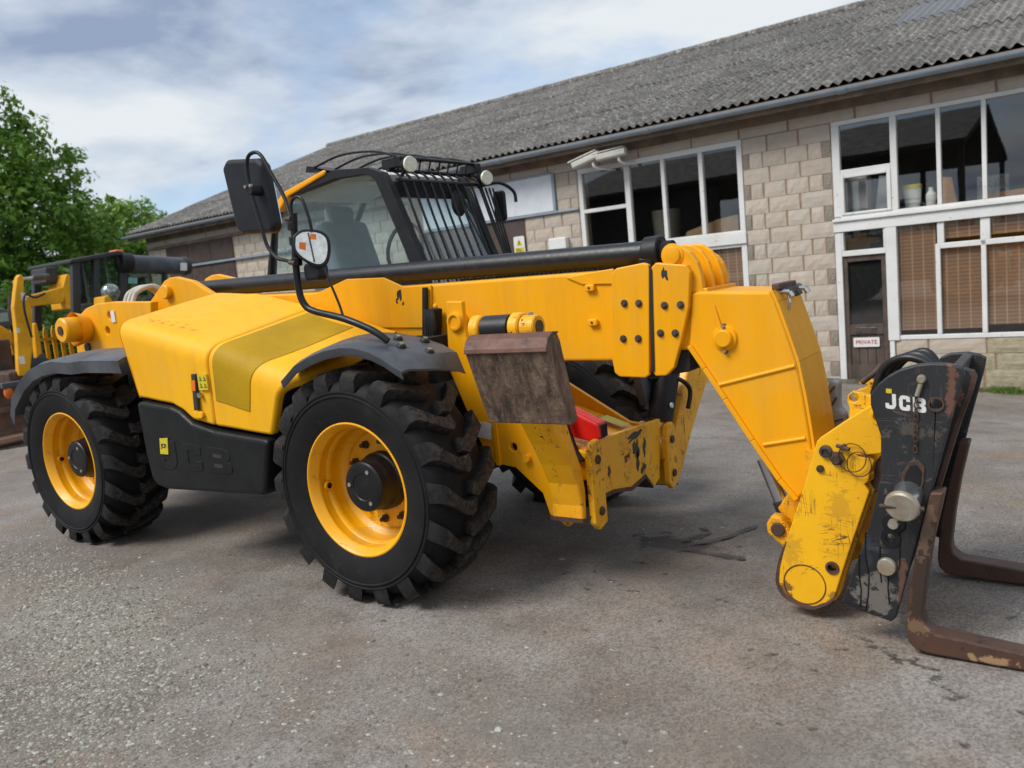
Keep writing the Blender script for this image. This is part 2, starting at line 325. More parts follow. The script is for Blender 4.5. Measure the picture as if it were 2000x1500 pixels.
T = {
 'collar_a': [(1.119,1.498),(1.145,1.522),(1.283,1.535),(1.305,1.526),(1.311,1.505),(1.272,1.024),(1.25,1.012),(1.119,1.018),(1.096,1.036),(1.083,1.129)],
 'collar_b': [(1.319,1.511),(1.342,1.53),(1.486,1.508),(1.501,1.478),(1.483,1.323),(1.436,1.17),(1.395,1.056),(1.355,1.021),(1.302,1.019),(1.284,1.048)],
 'bolts_a': [(1.175,1.359),(1.248,1.355),(1.156,1.196),(1.232,1.194)],
 'bolts_b': [(1.372,1.338),(1.448,1.336),(1.343,1.215),(1.414,1.212)],
 'knuckle': [(1.361,1.488),(1.364,1.567),(1.381,1.593),(1.411,1.601),(1.452,1.593),(1.493,1.562),(1.523,1.515),(1.539,1.451),(1.542,1.379),(1.358,1.391)],
 'knuckle_pin': [(1.41,1.556)],
 'knee': [(1.488,1.382),(1.524,1.388),(1.832,1.365),(1.851,1.321),(1.894,1.181),(1.926,1.068),(1.95,0.911),(1.965,0.781),(1.979,0.64),(1.942,0.516),(1.9,0.477),(1.832,0.56),(1.724,0.729),(1.614,0.909),(1.529,1.046),(1.464,1.149)],
 'knee_boss': [(1.631,1.179)],
 'knee_rib': [(1.583,0.972),(1.922,1.053),(1.773,0.712),(1.951,0.748)],
 'knee_stiff': [(1.592,1.324),(1.617,1.207)],
 'knee_low_pin': [(1.825,0.354),(1.775,0.563),(1.811,0.425)],
 'head': [(2.017,0.734),(2.026,0.762),(2.039,0.777),(2.141,0.851),(2.231,0.911),(2.254,0.92),(2.275,0.918),(2.297,0.906),(2.305,0.88),(2.302,0.843),(2.287,0.782),(2.271,0.733),(2.258,0.722),(2.215,0.716),(2.172,0.714),(2.183,0.707),(2.224,0.7),(2.237,0.689),(2.218,0.636),(2.213,0.609),(2.198,0.596),(2.216,0.568),(2.147,0.364),(2.103,0.23),(2.066,0.111),(2.049,0.086),(2.015,0.063),(1.973,0.045),(1.928,0.053),(1.869,0.076),(1.841,0.108),(1.83,0.152),(1.837,0.204),(1.853,0.26),(1.882,0.331),(1.921,0.441),(1.96,0.553),(1.996,0.668)],
 'head_holes': [(2.265,0.87),(2.063,0.238),(1.949,0.151),(2.06,0.724),(2.102,0.698),(2.035,0.651)],
 'head_back': [(2.139,0.82),(2.147,0.889),(2.139,0.919),(2.142,0.944),(2.157,0.958),(2.178,0.958),(2.225,0.942),(2.285,0.923),(2.306,0.907),(2.314,0.887),(2.31,0.849),(2.295,0.784),(2.278,0.722),(2.213,0.719),(2.177,0.78)],
 'head_back_hole': [(2.164,0.934)],
 'far_hook': [(2.085,0.912),(2.09,0.928),(2.109,0.94),(2.13,0.937),(2.147,0.921),(2.172,0.919),(2.196,0.887),(2.189,0.818),(2.105,0.817),(2.059,0.852),(2.075,0.884),(2.101,0.893),(2.116,0.9),(2.111,0.914)],
 'sleeve': [(1.939,0.689),(1.934,0.737),(1.951,0.917),(1.969,0.929),(1.994,0.919),(1.989,0.798),(2.014,0.77),(2.017,0.727),(1.984,0.695)],
 'plate': [(2.128,0.16),(2.207,0.38),(2.251,0.526),(2.286,0.667),(2.291,0.823),(2.26,0.938),(2.261,0.978),(2.289,1.018),(2.322,1.046),(2.364,1.07),(2.418,1.086),(2.464,1.09),(2.509,1.088),(2.543,1.08),(2.562,1.071),(2.566,1.047),(2.535,0.941),(2.463,0.659),(2.396,0.406),(2.361,0.281),(2.321,0.126),(2.305,0.106),(2.192,0.133)],
 'plate_marks': [(2.374,0.597),(2.326,0.497),(2.313,0.438),(2.297,0.327),(2.433,1.036),(2.407,0.827),(2.476,0.944),(2.359,0.623),(2.379,0.721),(2.422,0.742),(2.429,0.657)],
 'plate_logo': [(2.311,0.955),(2.443,0.938),(2.319,1.001),(2.332,0.978)],
 'plate2': [(2.512,1.013),(2.554,1.057),(2.578,1.045),(2.588,1.021),(2.576,0.975),(2.535,0.858),(2.489,0.697),(2.429,0.486),(2.38,0.481),(2.457,0.802)],
 'plate_far': [(2.368,0.982),(2.41,0.999),(2.479,1.002),(2.523,0.992),(2.55,0.975),(2.543,0.93),(2.477,0.668),(2.35,0.123),(2.3,0.142),(2.32,0.493),(2.34,0.856)],
 'fork_near': [(2.451,0.626),(2.467,0.627),(2.422,0.399),(2.406,0.261),(2.393,0.17),(2.399,0.117),(2.42,0.089),(2.729,0.052),(2.729,0.012),(2.436,0.037),(2.386,0.041),(2.363,0.061),(2.359,0.098),(2.378,0.286)],
 'fork_far': [(2.441,0.571),(2.494,0.567),(2.466,0.411),(2.425,0.196),(2.411,0.104),(2.431,0.083),(2.69,0.052),(2.69,0.006),(2.397,0.028),(2.373,0.039),(2.359,0.064),(2.358,0.105),(2.383,0.287)],
 'pan': [(-1.756,0.997),(-1.71,1.003),(-1.416,0.976),(-1.336,0.953),(-1.224,0.884),(-1.034,0.846),(-0.602,0.812),(-0.575,0.802),(-0.653,0.526),(-0.687,0.504),(-1.573,0.473),(-1.665,0.489),(-1.718,0.536),(-1.739,0.701)],
 'pan_logo': [(-1.554,0.785),(-1.468,0.794),(-1.571,0.7),(-1.588,0.597),(-0.915,0.605),(-1.323,0.784),(-1.128,0.762),(-0.883,0.744)],
 'pod_handle': [(-1.155,1.165),(-1.117,1.165),(-1.178,0.956),(-1.139,0.956),(-1.109,1.159),(-1.029,1.158),(-1.128,1.078),(-1.05,1.073)],
 'boom_bumps': [(0.991,1.442),(0.992,1.278),(0.159,1.32)],
 'plate_up': [(-1.58,1.564),(-0.897,1.541),(-0.621,1.607),(-0.327,1.593),(-0.181,1.53),(0.016,1.527),(-0.017,1.295),(-1.624,1.364)],
 'rear_lug': [(-2.671,1.587),(-2.437,1.734),(-2.37,1.751),(-2.296,1.752),(-2.107,1.709),(-1.864,1.587),(-1.925,1.375),(-2.719,1.409)],
 'rear_frame': [(-3.645,1.054),(-3.556,1.258),(-3.538,1.459),(-3.456,1.543),(-3.324,1.599),(-3.168,1.625),(-2.952,1.627),(-2.441,1.596),(-2.589,1.047)],
 'rear_pin': [(-3.326,1.45),(-3.423,1.454)],
 'rear_holes': [(-3.003,1.528),(-3.064,1.419),(-2.942,1.521),(-3.373,1.301)],
 'side_plate': [(0.206,1.436),(0.31,1.43),(0.308,1.294),(0.355,1.014),(0.39,0.894),(0.702,0.872),(0.797,0.359),(0.729,0.337),(0.695,0.45),(0.545,0.573),(0.392,0.592),(0.333,0.703),(0.178,1.083)],
 'side_marks': [(0.544,0.679),(0.623,0.628),(0.382,0.778),(0.445,0.734),(0.229,1.329),(0.386,0.678)],
 'deck_plate': [(0.386,0.946),(0.421,0.942),(0.844,0.637),(1.013,0.607),(1.009,0.555),(0.344,0.53)],
 'hose': [(-0.028,1.518),(0.001,1.516),(-0.073,1.204),(-0.043,1.203),(0.029,1.403),(0.09,1.399),(0.052,1.2)],
 'cabside': [(-1.939,1.775),(-1.829,2.06),(-1.727,2.201),(-1.634,2.259),(-1.22,2.344),(-0.841,2.306),(-0.727,2.26),(-0.674,2.176),(-0.477,1.678),(-0.45,1.517),(-1.987,1.627)],
 'cabhole': [(-1.926,1.697),(-1.834,2.035),(-1.697,2.215),(-1.143,2.279),(-0.893,2.269),(-0.831,2.253),(-0.788,2.215),(-0.579,1.687),(-0.554,1.589)],
 'mirror': [(-0.797,2.233),(-0.753,2.274),(-0.513,2.243),(-0.471,2.214),(-0.44,1.9),(-0.463,1.864),(-0.695,1.881),(-0.745,1.908)],
 'marm': [(-0.2,1.897),(-0.271,2.016),(-0.341,2.137),(-0.396,2.229),(-0.442,2.256),(-0.496,2.245),(-0.52,2.188),(-0.515,2.082),(-0.498,2.008),(-0.472,1.904),(-0.443,1.799),(-0.385,1.735),(-0.33,1.717),(-0.237,1.709)],
 'lampy': [(-0.192,1.776),(-0.29,1.857),(-0.134,1.835),(-0.067,1.803),(-0.091,1.711),(-0.188,1.7),(-0.279,1.754)],
}
X = {
 'bh_arm': [(1.116,1.813),(1.255,1.873),(1.688,1.981),(1.723,1.952),(1.672,1.722),(1.246,1.705),(1.145,1.695)],
 'bh_dipper': [(1.015,1.745),(1.075,1.931),(1.14,2.105),(1.183,2.141),(1.223,2.126),(1.234,2.081),(1.191,1.897),(1.281,1.696),(1.231,1.466),(1.182,1.211),(1.07,0.867),(0.915,0.891),(0.987,1.364)],
 'bh_lug': [(1.258,2.079),(1.3,2.109),(1.324,2.069),(1.306,1.882),(1.26,1.866)],
 'bh_ram': [(1.241,2.087),(1.404,2.097),(1.604,2.105)],
 'bh_box': [(1.611,2.224),(1.769,2.23),(1.732,2.005),(1.591,2.027)],
 'bh_post': [(1.69,1.954),(1.764,2.117),(1.809,2.108),(1.747,1.655),(1.688,1.66)],
 'bh_roof': [(2.312,2.314),(2.313,2.365),(3.015,2.468),(3.164,2.44),(3.154,2.379),(3.012,2.399)],
 'bh_pillar': [(2.364,2.363),(2.483,2.373),(2.335,1.391),(2.219,1.404)],
 'bh_pillar2': [(2.686,2.41),(2.777,2.407),(2.635,1.36),(2.528,1.371)],
 'bh_pillar3': [(3.017,2.429),(3.14,2.395),(3.18,2.239),(3.019,1.319),(2.915,1.33),(3.06,2.206)],
 'bh_beacon': [(3.027,2.49),(3.164,2.486),(3.152,2.417),(3.016,2.422)],
 'bh_roll': [(3.178,2.278),(4.121,2.196)],
 'bh_rollr': [(3.242,2.414),(3.196,2.137)],
 'bh_label': [(4.01,2.242),(4.128,2.237),(4.108,2.115),(3.989,2.121)],
 'bh_glass': [(2.491,2.329),(2.996,2.4),(3.875,2.086),(3.735,1.242),(2.335,1.391)],
 'bh_sticker': [(3.167,2.069),(3.314,2.053),(3.298,1.96),(3.152,1.977)],
 'bh_pillar4': [(3.775,2.132),(3.828,2.129),(3.699,1.246),(3.647,1.252)],
 'bh_dome': [(2.595,1.85),(2.723,1.738)],
 'bh_base': [(2.443,1.796),(2.512,1.805),(2.552,1.729),(2.49,1.353),(2.372,1.366)],
 'bh_strut': [(1.39,1.516),(1.431,1.525),(1.442,1.322),(1.428,1.12),(1.354,1.063)],
 'fence': [(2.334,1.427),(2.455,1.422),(2.578,1.416),(2.697,1.42),(2.319,0.966),(2.214,1.424),(2.097,1.429)],
 'm2_hood': [(1.072,1.784),(1.385,1.77),(1.467,1.68),(1.442,1.487),(1.03,1.531)],
 'm2_bonnet': [(1.034,1.557),(1.301,1.536),(1.418,1.419),(1.399,1.268),(1.229,1.22),(0.975,1.198)],
 'm2_body': [(0.986,1.264),(1.39,1.213),(1.348,0.762),(0.914,0.832)],
 'bucket': [(0.586,0.939),(0.933,0.854),(0.871,0.484),(0.797,0.181),(0.47,0.24)],
 'tree': [(6.934,7.355),(7.412,2.438),(9.645,5.46),(11.308,4.686)],
}
# ------------------------------------------------------------------ ground
def zg(x, y):
    a = min(max(0.0, y-.3), 11.0); z = -.058*a
    t = min(1, max(0, (y-2)/7)); t = t*t*(3-2*t)
    return z-t*.07*min(6, max(-2, x+.12))
def ground_mat():
    m_, t, b = newmat('worn_tarmac'); co = objco(t)
    big = noise(t, co, .55, 5, .6, .4).outputs[0]; mid = noise(t, co, 2.6, 7, .65, .2).outputs[0]
    c = ramp(t, big, [(.30, (.150, .128, .110)), (.5, (.208, .186, .166)), (.70, (.255, .236, .218))]).outputs[0]
    c = mixc(t, ramp(t, mid, [(.46, 0.0), (.64, .6)]).outputs[0], c, (.125, .102, .083))
    br = ramp(t, noise(t, co, 1.3, 4, .6, .6).outputs[0], [(.52, 0.0), (.66, .55)]).outputs[0]
    c = mixc(t, br, c, (.225, .170, .125))
    v = nd(t, 'ShaderNodeTexVoronoi'); v.inputs['Scale'].default_value = 120; t.links.new(co, v.inputs['Vector'])
    agg = ramp(t, v.outputs['Color'], [(.15, .58), (.5, 1.0), (.92, 1.40)]).outputs[0]
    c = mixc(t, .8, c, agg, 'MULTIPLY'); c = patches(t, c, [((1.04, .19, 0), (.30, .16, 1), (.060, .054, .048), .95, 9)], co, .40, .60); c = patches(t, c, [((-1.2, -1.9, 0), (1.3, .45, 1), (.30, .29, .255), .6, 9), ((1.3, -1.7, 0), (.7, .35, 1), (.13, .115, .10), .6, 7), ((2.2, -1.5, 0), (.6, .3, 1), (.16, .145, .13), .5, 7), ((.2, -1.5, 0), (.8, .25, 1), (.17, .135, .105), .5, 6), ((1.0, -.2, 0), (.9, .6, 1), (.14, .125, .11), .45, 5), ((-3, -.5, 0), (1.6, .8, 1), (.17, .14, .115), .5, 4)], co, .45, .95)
    v2 = nd(t, 'ShaderNodeTexVoronoi'); v2.inputs['Scale'].default_value = 46; t.links.new(co, v2.inputs['Vector'])
    pit = ramp(t, v2.outputs['Color'], [(.06, 1.0), (.12, 0.0)]).outputs[0]
    pm = mixc(t, 1.0, pit, ramp(t, noise(t, co, 3.7, 5, .7).outputs[0], [(.45, 0.0), (.6, .8)]).outputs[0], 'MULTIPLY')
    c = mixc(t, pm, c, (.06, .055, .05))
    crk = noise(t, co, 1.1, 9, .7, .9).outputs[0]
    cr = ramp(t, crk, [(.492, 0.0), (.5, .45), (.508, 0.0)]).outputs[0]
    c = mixc(t, mixc(t, 1.0, cr, ramp(t, big, [(.5, 0.0), (.6, 1.0)]).outputs[0], 'MULTIPLY'), c, (.10, .09, .08))
    t.links.new(c, b.inputs['Base Color']); b.inputs['Roughness'].default_value = .82; b.inputs['Specular IOR Level'].default_value = .35
    h = mixc(t, .5, v.outputs['Distance'], noise(t, co, 60, 6, .75).outputs[0]); h = mixc(t, .35, h, mid)
    bump(t, b, h, .42, .010)
    return m_
M_ground = ground_mat()
xs = sorted(set([-400, -200, -100, -60, -40, -30, -25]+[-22+i for i in range(0, 40)]+[20, 25, 30, 40, 60, 100, 200, 400]))
ys = sorted(set([-400, -200, -100, -60, -40, -25, -15, -10]+[-7+i*.5 for i in range(0, 44)]+[16, 18, 22, 30, 45, 70, 120, 250, 400]))
g = MB(); g.v = [(x, y, zg(x, y)) for y in ys for x in xs]; nx = len(xs)
g.f = [(j*nx+i, j*nx+i+1, (j+1)*nx+i+1, (j+1)*nx+i) for j in range(len(ys)-1) for i in range(nx-1)]
ground = g.build('ground', M_ground, smooth=60, kind='structure')

def blob(cx_, cy_, rx, ry, rot, seed, n=22, rough=.35):
    rr = random.Random(seed); ph = [rr.uniform(0, 6.28) for _ in range(5)]; p = []
    for i in range(n):
        a = 2*math.pi*i/n; k = 1+rough*sum(math.sin((j+2)*a+ph[j])/(j+2) for j in range(5))+rr.uniform(-.09, .09)
        x = rx*k*math.cos(a); y = ry*k*math.sin(a); p.append((cx_+x*math.cos(rot)-y*math.sin(rot), cy_+x*math.sin(rot)+y*math.cos(rot)))
    return p
def stain_mat(name, col, fac, sc_):
    m_, t, b = newmat(name); o = t.nodes['Material Output']; co = objco(t)
    b.inputs['Base Color'].default_value = (*col, 1); b.inputs['Roughness'].default_value = .6
    tr = nd(t, 'ShaderNodeBsdfTransparent'); mx = nd(t, 'ShaderNodeMixShader')
    f_ = ramp(t, noise(t, co, sc_, 6, .75).outputs[0], [(.38, 0.0), (.58, fac)]).outputs[0]
    t.links.new(f_, mx.inputs[0]); t.links.new(tr.outputs[0], mx.inputs[1]); t.links.new(b.outputs[0], mx.inputs[2]); t.links.new(mx.outputs[0], o.inputs[0]); return m_
M_oil = stain_mat('oil_stain', (.050, .045, .040), .72, 55)
M_wet = stain_mat('damp_stain', (.055, .050, .046), 1.0, 12)
def stain(poly, mat, z=.004):
    mb = MB(); mb.add([(x, y, zg(x, y)+z) for x, y in poly], [tuple(range(len(poly)))])
    return mb.build('oil_stain', mat, ground)
spots = [(2.381,-.709,.030,.014),(2.428,-.748,.045,.014),(2.475,-.815,.026,.016),(2.50,-.87,.04,.012),(2.545,-.93,.03,.020),(2.08,-1.32,.014,.009),(2.18,-1.306,.018,.010),
 (2.143,-.724,.022,.010),(2.20,-.605,.025,.012),(2.25,-.655,.034,.012),(2.31,-.70,.045,.014),(2.335,-.735,.022,.015),(1.016,-.153,.032,.014),(.723,-.414,.026,.012),(.993,-.421,.028,.012),(1.144,-.5,.030,.013),
 (1.05,-.46,.014,.008),(1.831,-.859,.014,.008),(1.914,-.869,.024,.010),(2.09,-.923,.016,.009),(.86,-.35,.016,.009),(.93,-.56,.018,.009),(1.4,-.75,.015,.008),
 (.70,-.8,.014,.008),(2.6,-1.2,.026,.010),(2.75,-.95,.028,.010),(1.2,-.25,.018,.009),(2.66,-.2,.03,.010),(2.5,.6,.04,.012),(2.3,.9,.04,.012),(1.55,-.45,.014,.008)]
for i, (x, y, rx, ry) in enumerate(spots): stain(blob(x, y, rx, ry, random.uniform(-.6, 1.6), i, 26, .6), M_oil)
stain([(1.10,.20),(1.08,.26),(1.14,.42),(1.08,.50),(1.11,.52),(1.19,.42),(1.15,.27)], M_wet, .006)
stain([(1.14,.17),(1.20,.26),(1.28,.38),(1.33,.62),(1.37,.66),(1.38,.60),(1.31,.36),(1.24,.23)], M_wet, .007); stain([(1.12,.08),(1.28,.07),(1.42,.04),(1.5,.05),(1.49,.09),(1.33,.12),(1.2,.13)], M_wet, .008)
# loose stones on the left and scattered grit: nobody could count them
def stones():
    pts = []
    rr = np.random.default_rng(3)
    cl = [(-1.5, -1.75, .75, .26, 4200), (-1.0, -2.0, .8, .30, 5200), (-.4, -2.35, .7, .25, 4200), (-2.6, -1.5, .9, .22, 2500), (.1, -1.95, .6, .2, 600), (1.2, -1.8, .9, .4, 700), (0, -2.2, 2.0, .8, 900), (1.5, .5, 2.5, 1.5, 500)]
    V = []; F = []
    for (cx_, cy_, sx, sy, n) in cl:
        for k in range(n):
            x = cx_+rr.normal()*sx*.6; y = cy_+rr.normal()*sy*.8+.18*(x-cx_)*-1; s_ = abs(rr.normal())*.004+.0026
            a = rr.uniform(0, 6.28); fl = rr.uniform(.4, .8); e1 = rr.uniform(.6, 1.5); b = len(V); z0 = zg(x, y)-.001
            ring = []
            for j in range(5):
                t = a+j*1.2566+rr.uniform(-.25, .25); q = s_*rr.uniform(.75, 1.25); V.append((x+q*e1*math.cos(t), y+q*math.sin(t), z0+s_*fl*.35)); ring.append(b+j)
            V.append((x+rr.normal()*.2*s_, y+rr.normal()*.2*s_, z0+s_*fl)); tp = b+5
            for j in range(5):
                V.append((V[b+j][0], V[b+j][1], z0)); 
            for j in range(5):
                F.append((ring[j], ring[(j+1) % 5], tp)); F.append((b+6+j, b+6+(j+1) % 5, ring[(j+1) % 5], ring[j]))
    me = bpy.data.meshes.new('loose_gravel'); me.from_pydata(V, [], F)
    m_, t, b = newmat('gravel_stone'); gi = nd(t, 'ShaderNodeNewGeometry')
    r = ramp(t, gi.outputs['Random Per Island'], [(0, (.13, .115, .095)), (.5, (.22, .205, .175)), (.8, (.28, .28, .24)), (1, (.38, .38, .34))]); t.links.new(r.outputs[0], b.inputs['Base Color']); b.inputs['Roughness'].default_value = .85
    return tag(link('loose_gravel', me, m_, kind='stuff'), 'loose grey gravel and grit scattered over the tarmac', 'gravel')
stones()

# ------------------------------------------------------------------ building
BE = empty('workshop_building', (9*.0401, 9*.9992, 0), R(-2.3)); tag(BE, 'long single workshop of beige blocks under a grey corrugated roof', 'building')
def toW(s, d, z): return BE.matrix_basis @ Vector((s, d, z))
def block_mat():
    m_, t, b = newmat('split_face_block'); co = objco(t); oi = nd(t, 'ShaderNodeObjectInfo'); tcg = nd(t, 'ShaderNodeNewGeometry')
    base = ramp(t, oi.outputs['Random'], [(0, (.44, .375, .305)), (.35, (.47, .405, .335)), (.7, (.49, .43, .36)), (1, (.455, .40, .34))]).outputs[0]
    n = noise(t, tcg.outputs['Position'], 7, 7, .7).outputs[0]
    c = mixc(t, ramp(t, n, [(.4, 0.0), (.72, .55)]).outputs[0], base, (.35, .29, .23))
    c = mixc(t, ramp(t, noise(t, tcg.outputs['Position'], 2.2, 5, .6).outputs[0], [(.5, 0.0), (.72, .35)]).outputs[0], c, (.42, .41, .37))
    t.links.new(c, b.inputs['Base Color']); b.inputs['Roughness'].default_value = .9
    bump(t, b, noise(t, tcg.outputs['Position'], 24, 7, .75).outputs[0], .5, .015)
    return m_
M_block = block_mat()
M_quoin = simple('dark_quoin_block', (.33, .295, .24), .9, var=.25, scale=10, bmp=.6, bscale=26)
M_moss = simple('mossy_block', (.42, .365, .26), .9, var=.3, scale=6, bmp=.7, bscale=24, col2=(.24, .215, .13))
M_mortar = simple('orange_mortar', (.34, .215, .14), .95, var=.3, scale=9, bmp=.4, bscale=40, col2=(.20, .16, .12))
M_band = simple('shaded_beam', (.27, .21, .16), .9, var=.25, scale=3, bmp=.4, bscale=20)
def wpaint():
    m_, t, b = newmat('peeling_white_paint'); g_ = nd(t, 'ShaderNodeNewGeometry'); p = g_.outputs['Position']
    c = ramp(t, noise(t, p, 3, 5, .6).outputs[0], [(.3, (.60, .60, .58)), (.7, (.70, .70, .69))]).outputs[0]
    pe = ramp(t, noise(t, p, 16, 9, .75, .4).outputs[0], [(.62, 0.0), (.66, .9)]).outputs[0]
    c = mixc(t, pe, c, (.20, .17, .13)); t.links.new(c, b.inputs['Base Color']); b.inputs['Roughness'].default_value = .55
    return m_
M_wht = wpaint()
M_gut = simple('grey_gutter_plastic', (.27, .32, .37), .35, var=.08)
M_wood = simple('weathered_door_wood', (.105, .075, .058), .7, var=.3, scale=5, bmp=.2, bscale=50)
def blindm():
    m_, t, b = newmat('bamboo_blind'); tcg = nd(t, 'ShaderNodeNewGeometry'); wv = nd(t, 'ShaderNodeTexWave', bands_direction='Z'); wv.inputs['Scale'].default_value = 6; wv.inputs['Distortion'].default_value = .6; t.links.new(tcg.outputs['Position'], wv.inputs[0])
    wx = nd(t, 'ShaderNodeTexWave', bands_direction='X'); wx.inputs['Scale'].default_value = 2.2; wx.inputs['Distortion'].default_value = .3; t.links.new(tcg.outputs['Position'], wx.inputs[0])
    c = mixc(t, wv.outputs[0], (.22, .12, .072), (.33, .19, .12)); c = mixc(t, ramp(t, wx.outputs[0], [(.93, 0.0), (.99, .7)]).outputs[0], c, (.50, .33, .23))
    c = mixc(t, ramp(t, noise(t, tcg.outputs['Position'], 1.6, 3).outputs[0], [(.4, 0.0), (.7, .3)]).outputs[0], c, (.24, .13, .08))
    t.links.new(c, b.inputs['Base Color']); b.inputs['Roughness'].default_value = .8; return m_
M_blind = blindm()
M_brown = simple('brown_shutter', (.085, .055, .046), .6, var=.2, scale=4)
M_board = simple('white_sign_board', (.66, .69, .74), .45, var=.05)
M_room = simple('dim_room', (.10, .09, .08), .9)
S0, S1 = -19.4, 7.0
def zb(s): p = toW(s, 0, 0); return zg(p.x, p.y)
# wall core built round the openings: (s0,s1,z0,z1)
openings = [(-.44, 5.6, 1.93, 3.26), (-.36, .24, -.75, 1.70), (.30, 5.6, .12, 1.72), (-4.80, -1.82, 1.90, 3.26), (-4.80, -1.82, -.2, 1.70)]
wall = MB(); sb = sorted(set([S0, S1]+[o_[0] for o_ in openings]+[o_[1] for o_ in openings])); zbk = sorted(set([-1.4, 3.62]+[o_[2] for o_ in openings]+[o_[3] for o_ in openings]))
for i in range(len(sb)-1):
    for j in range(len(zbk)-1):
        sm, zm = (sb[i]+sb[i+1])/2, (zbk[j]+zbk[j+1])/2
        if not any(a < sm < b_ and c_ < zm < d_ for a, b_, c_, d_ in openings): wall.rng(sb[i], sb[i+1], -.003, .30, zbk[j], zbk[j+1])
wallo = wall.build('wall', M_mortar, BE)
MB().rng(S0, S0+.3, .301, 15, -1.2, 3.7).rng(S1-.3, S1, .301, 15, -1.2, 3.7).rng(S0, S1, 14.8, 15.1, -1.2, 3.7).build('rear_wall', M_band, BE)
gab = MB(); gab.prism([(.0, 3.6), (7.5, 6.5), (15, 3.6)], S0, S0+.25, 'x'); gab.build('gable', M_band, BE)
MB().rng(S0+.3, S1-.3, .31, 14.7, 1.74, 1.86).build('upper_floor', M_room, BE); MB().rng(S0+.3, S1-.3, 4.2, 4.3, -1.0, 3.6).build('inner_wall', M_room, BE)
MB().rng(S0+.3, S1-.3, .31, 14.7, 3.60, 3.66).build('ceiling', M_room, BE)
# blocks
bmesh_variants = []
for k in range(4):
    rr = random.Random(40+k); mb = MB(); NX, NZ = 6, 3
    gv = {}
    for i in range(NX+1):
        for j in range(NZ+1):
            ed = i in (0, NX) or j in (0, NZ)
            mb.v.append((i/NX+(0 if i not in (0, NX) else (.012 if i == 0 else -.012))*rr.random(), (-.009 if ed else -.012-rr.random()*.009), j/NZ)); gv[i, j] = len(mb.v)-1
    for i in range(NX):
        for j in range(NZ): mb.f.append((gv[i, j], gv[i+1, j], gv[i+1, j+1], gv[i, j+1]))
    bl = [gv[i, 0] for i in range(NX+1)]+[gv[NX, j] for j in range(1, NZ+1)]+[gv[i, NZ] for i in range(NX-1, -1, -1)]+[gv[0, j] for j in range(NZ-1, 0, -1)]
    b0 = len(mb.v)
    for i_ in bl: x, y, z = mb.v[i_]; mb.v.append((x, .04, z))
    for q in range(len(bl)): mb.f.append((bl[q], b0+q, b0+(q+1) % len(bl), bl[(q+1) % len(bl)]))
    mb.f.append(tuple(range(b0+len(bl)-1, b0-1, -1)))
    me = bpy.data.meshes.new('block'); me.from_pydata(mb.v, [], mb.f); bm = bmesh.new(); bm.from_mesh(me); bmesh.ops.recalc_face_normals(bm, faces=bm.faces); bm.to_mesh(me); bm.free()
    me.materials.append(M_block); bmesh_variants.append(me)
def with_mat(me, mt):
    c = me.copy(); c.materials.clear(); c.materials.append(mt); return c
quoins = [with_mat(x, M_quoin) for x in bmesh_variants]; mossy = [with_mat(x, M_moss) for x in bmesh_variants]
def block(s0, s1, z0, z1, kind=0):
    o = bpy.data.objects.new('block', random.choice((bmesh_variants, quoins, mossy)[kind])); COL.objects.link(o); o.parent = wallo
    gp = .004+.004*random.random(); gs = .014+.016*random.random()
    o.location = (s0+gs/2, random.uniform(-.004, .004), z0+gp/2); o.scale = (s1-s0-gs, 1, z1-z0-gp)
def course(s0, s1, z0, z1, ws, kind=0, kinds=None):
    tot = sum(ws); s = s0
    for i, w_ in enumerate(ws):
        e_ = s+(s1-s0)*w_/tot; block(s, e_, z0, z1, kinds[i] if kinds else kind); s = e_
CH = .2322; z = 3.275; k = 0
while z > -.75:
    if k % 2 == 0: course(-1.80, -.455, z-CH, z, [.40+random.uniform(-.05, .05), .46, .46])
    else: course(-1.80, -.455, z-CH, z, [.11, .20, .34, .34+random.uniform(-.03, .03), .20, .13], kinds=[1, 0, 0, 0, 0, 1])
    z -= CH; k += 1
for (z1, z0, ws, kd) in ((.085, -.125, [.40, .66, .70, .62, .55, .6, .6], [0, 0, 2, 0, 2, 0, 0]), (-.125, -.35, [.75, .45, .68, .5, .7, .6, .6], [0, 2, 2, 2, 2, 2, 0]), (-.35, -.60, [.35, .7, .65, .7, .5, .7, .6], [2]*7), (-.60, -.86, [.6]*8, [2]*8)):
    course(.32, 4.8, z0, z1, ws, kinds=kd)
z = 2.575; k = 0
while z > .5:
    course(-6.05, -4.83, z-CH, z, [[.45, .42, .40], [.2, .42, .42, .2]][k % 2]); z -= CH; k += 1
z = 3.275; k = 0
while z > 2.75:
    course(-5.30, -4.83, z-CH, z, [[.30, .17], [.47]][k % 2]); z -= CH; k += 1
z = 3.20; k = 0
while z > 1.6:
    course(-15.25, -9.0, z-CH, z, [.45]*14 if k % 2 else [.25]+[.45]*13+[.2]); course(-19.36, -18.45, z-CH, z, [.45, .45] if k % 2 else [.2, .45, .25]); z -= CH; k += 1
s = S0
while s < 5.5:
    w_ = random.uniform(.75, 1.1)
    block(s, min(s+w_, 5.6), 3.285, 3.44, 0); s += w_
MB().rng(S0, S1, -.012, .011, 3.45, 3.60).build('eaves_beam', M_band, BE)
# plinth course and doorstep
MB().rng(-1.8, -.46, -.05, .011, -1.0, -.55).build('plinth', M_moss, BE, bevel=.02); MB().rng(-.6, .4, -.22, .0, -1.0, -.53).build('doorstep', M_moss, BE, bevel=.02)
MB().rng(.32, 5.6, -.10, .011, -1.2, -.66).build('plinth', M_moss, BE, bevel=.02)

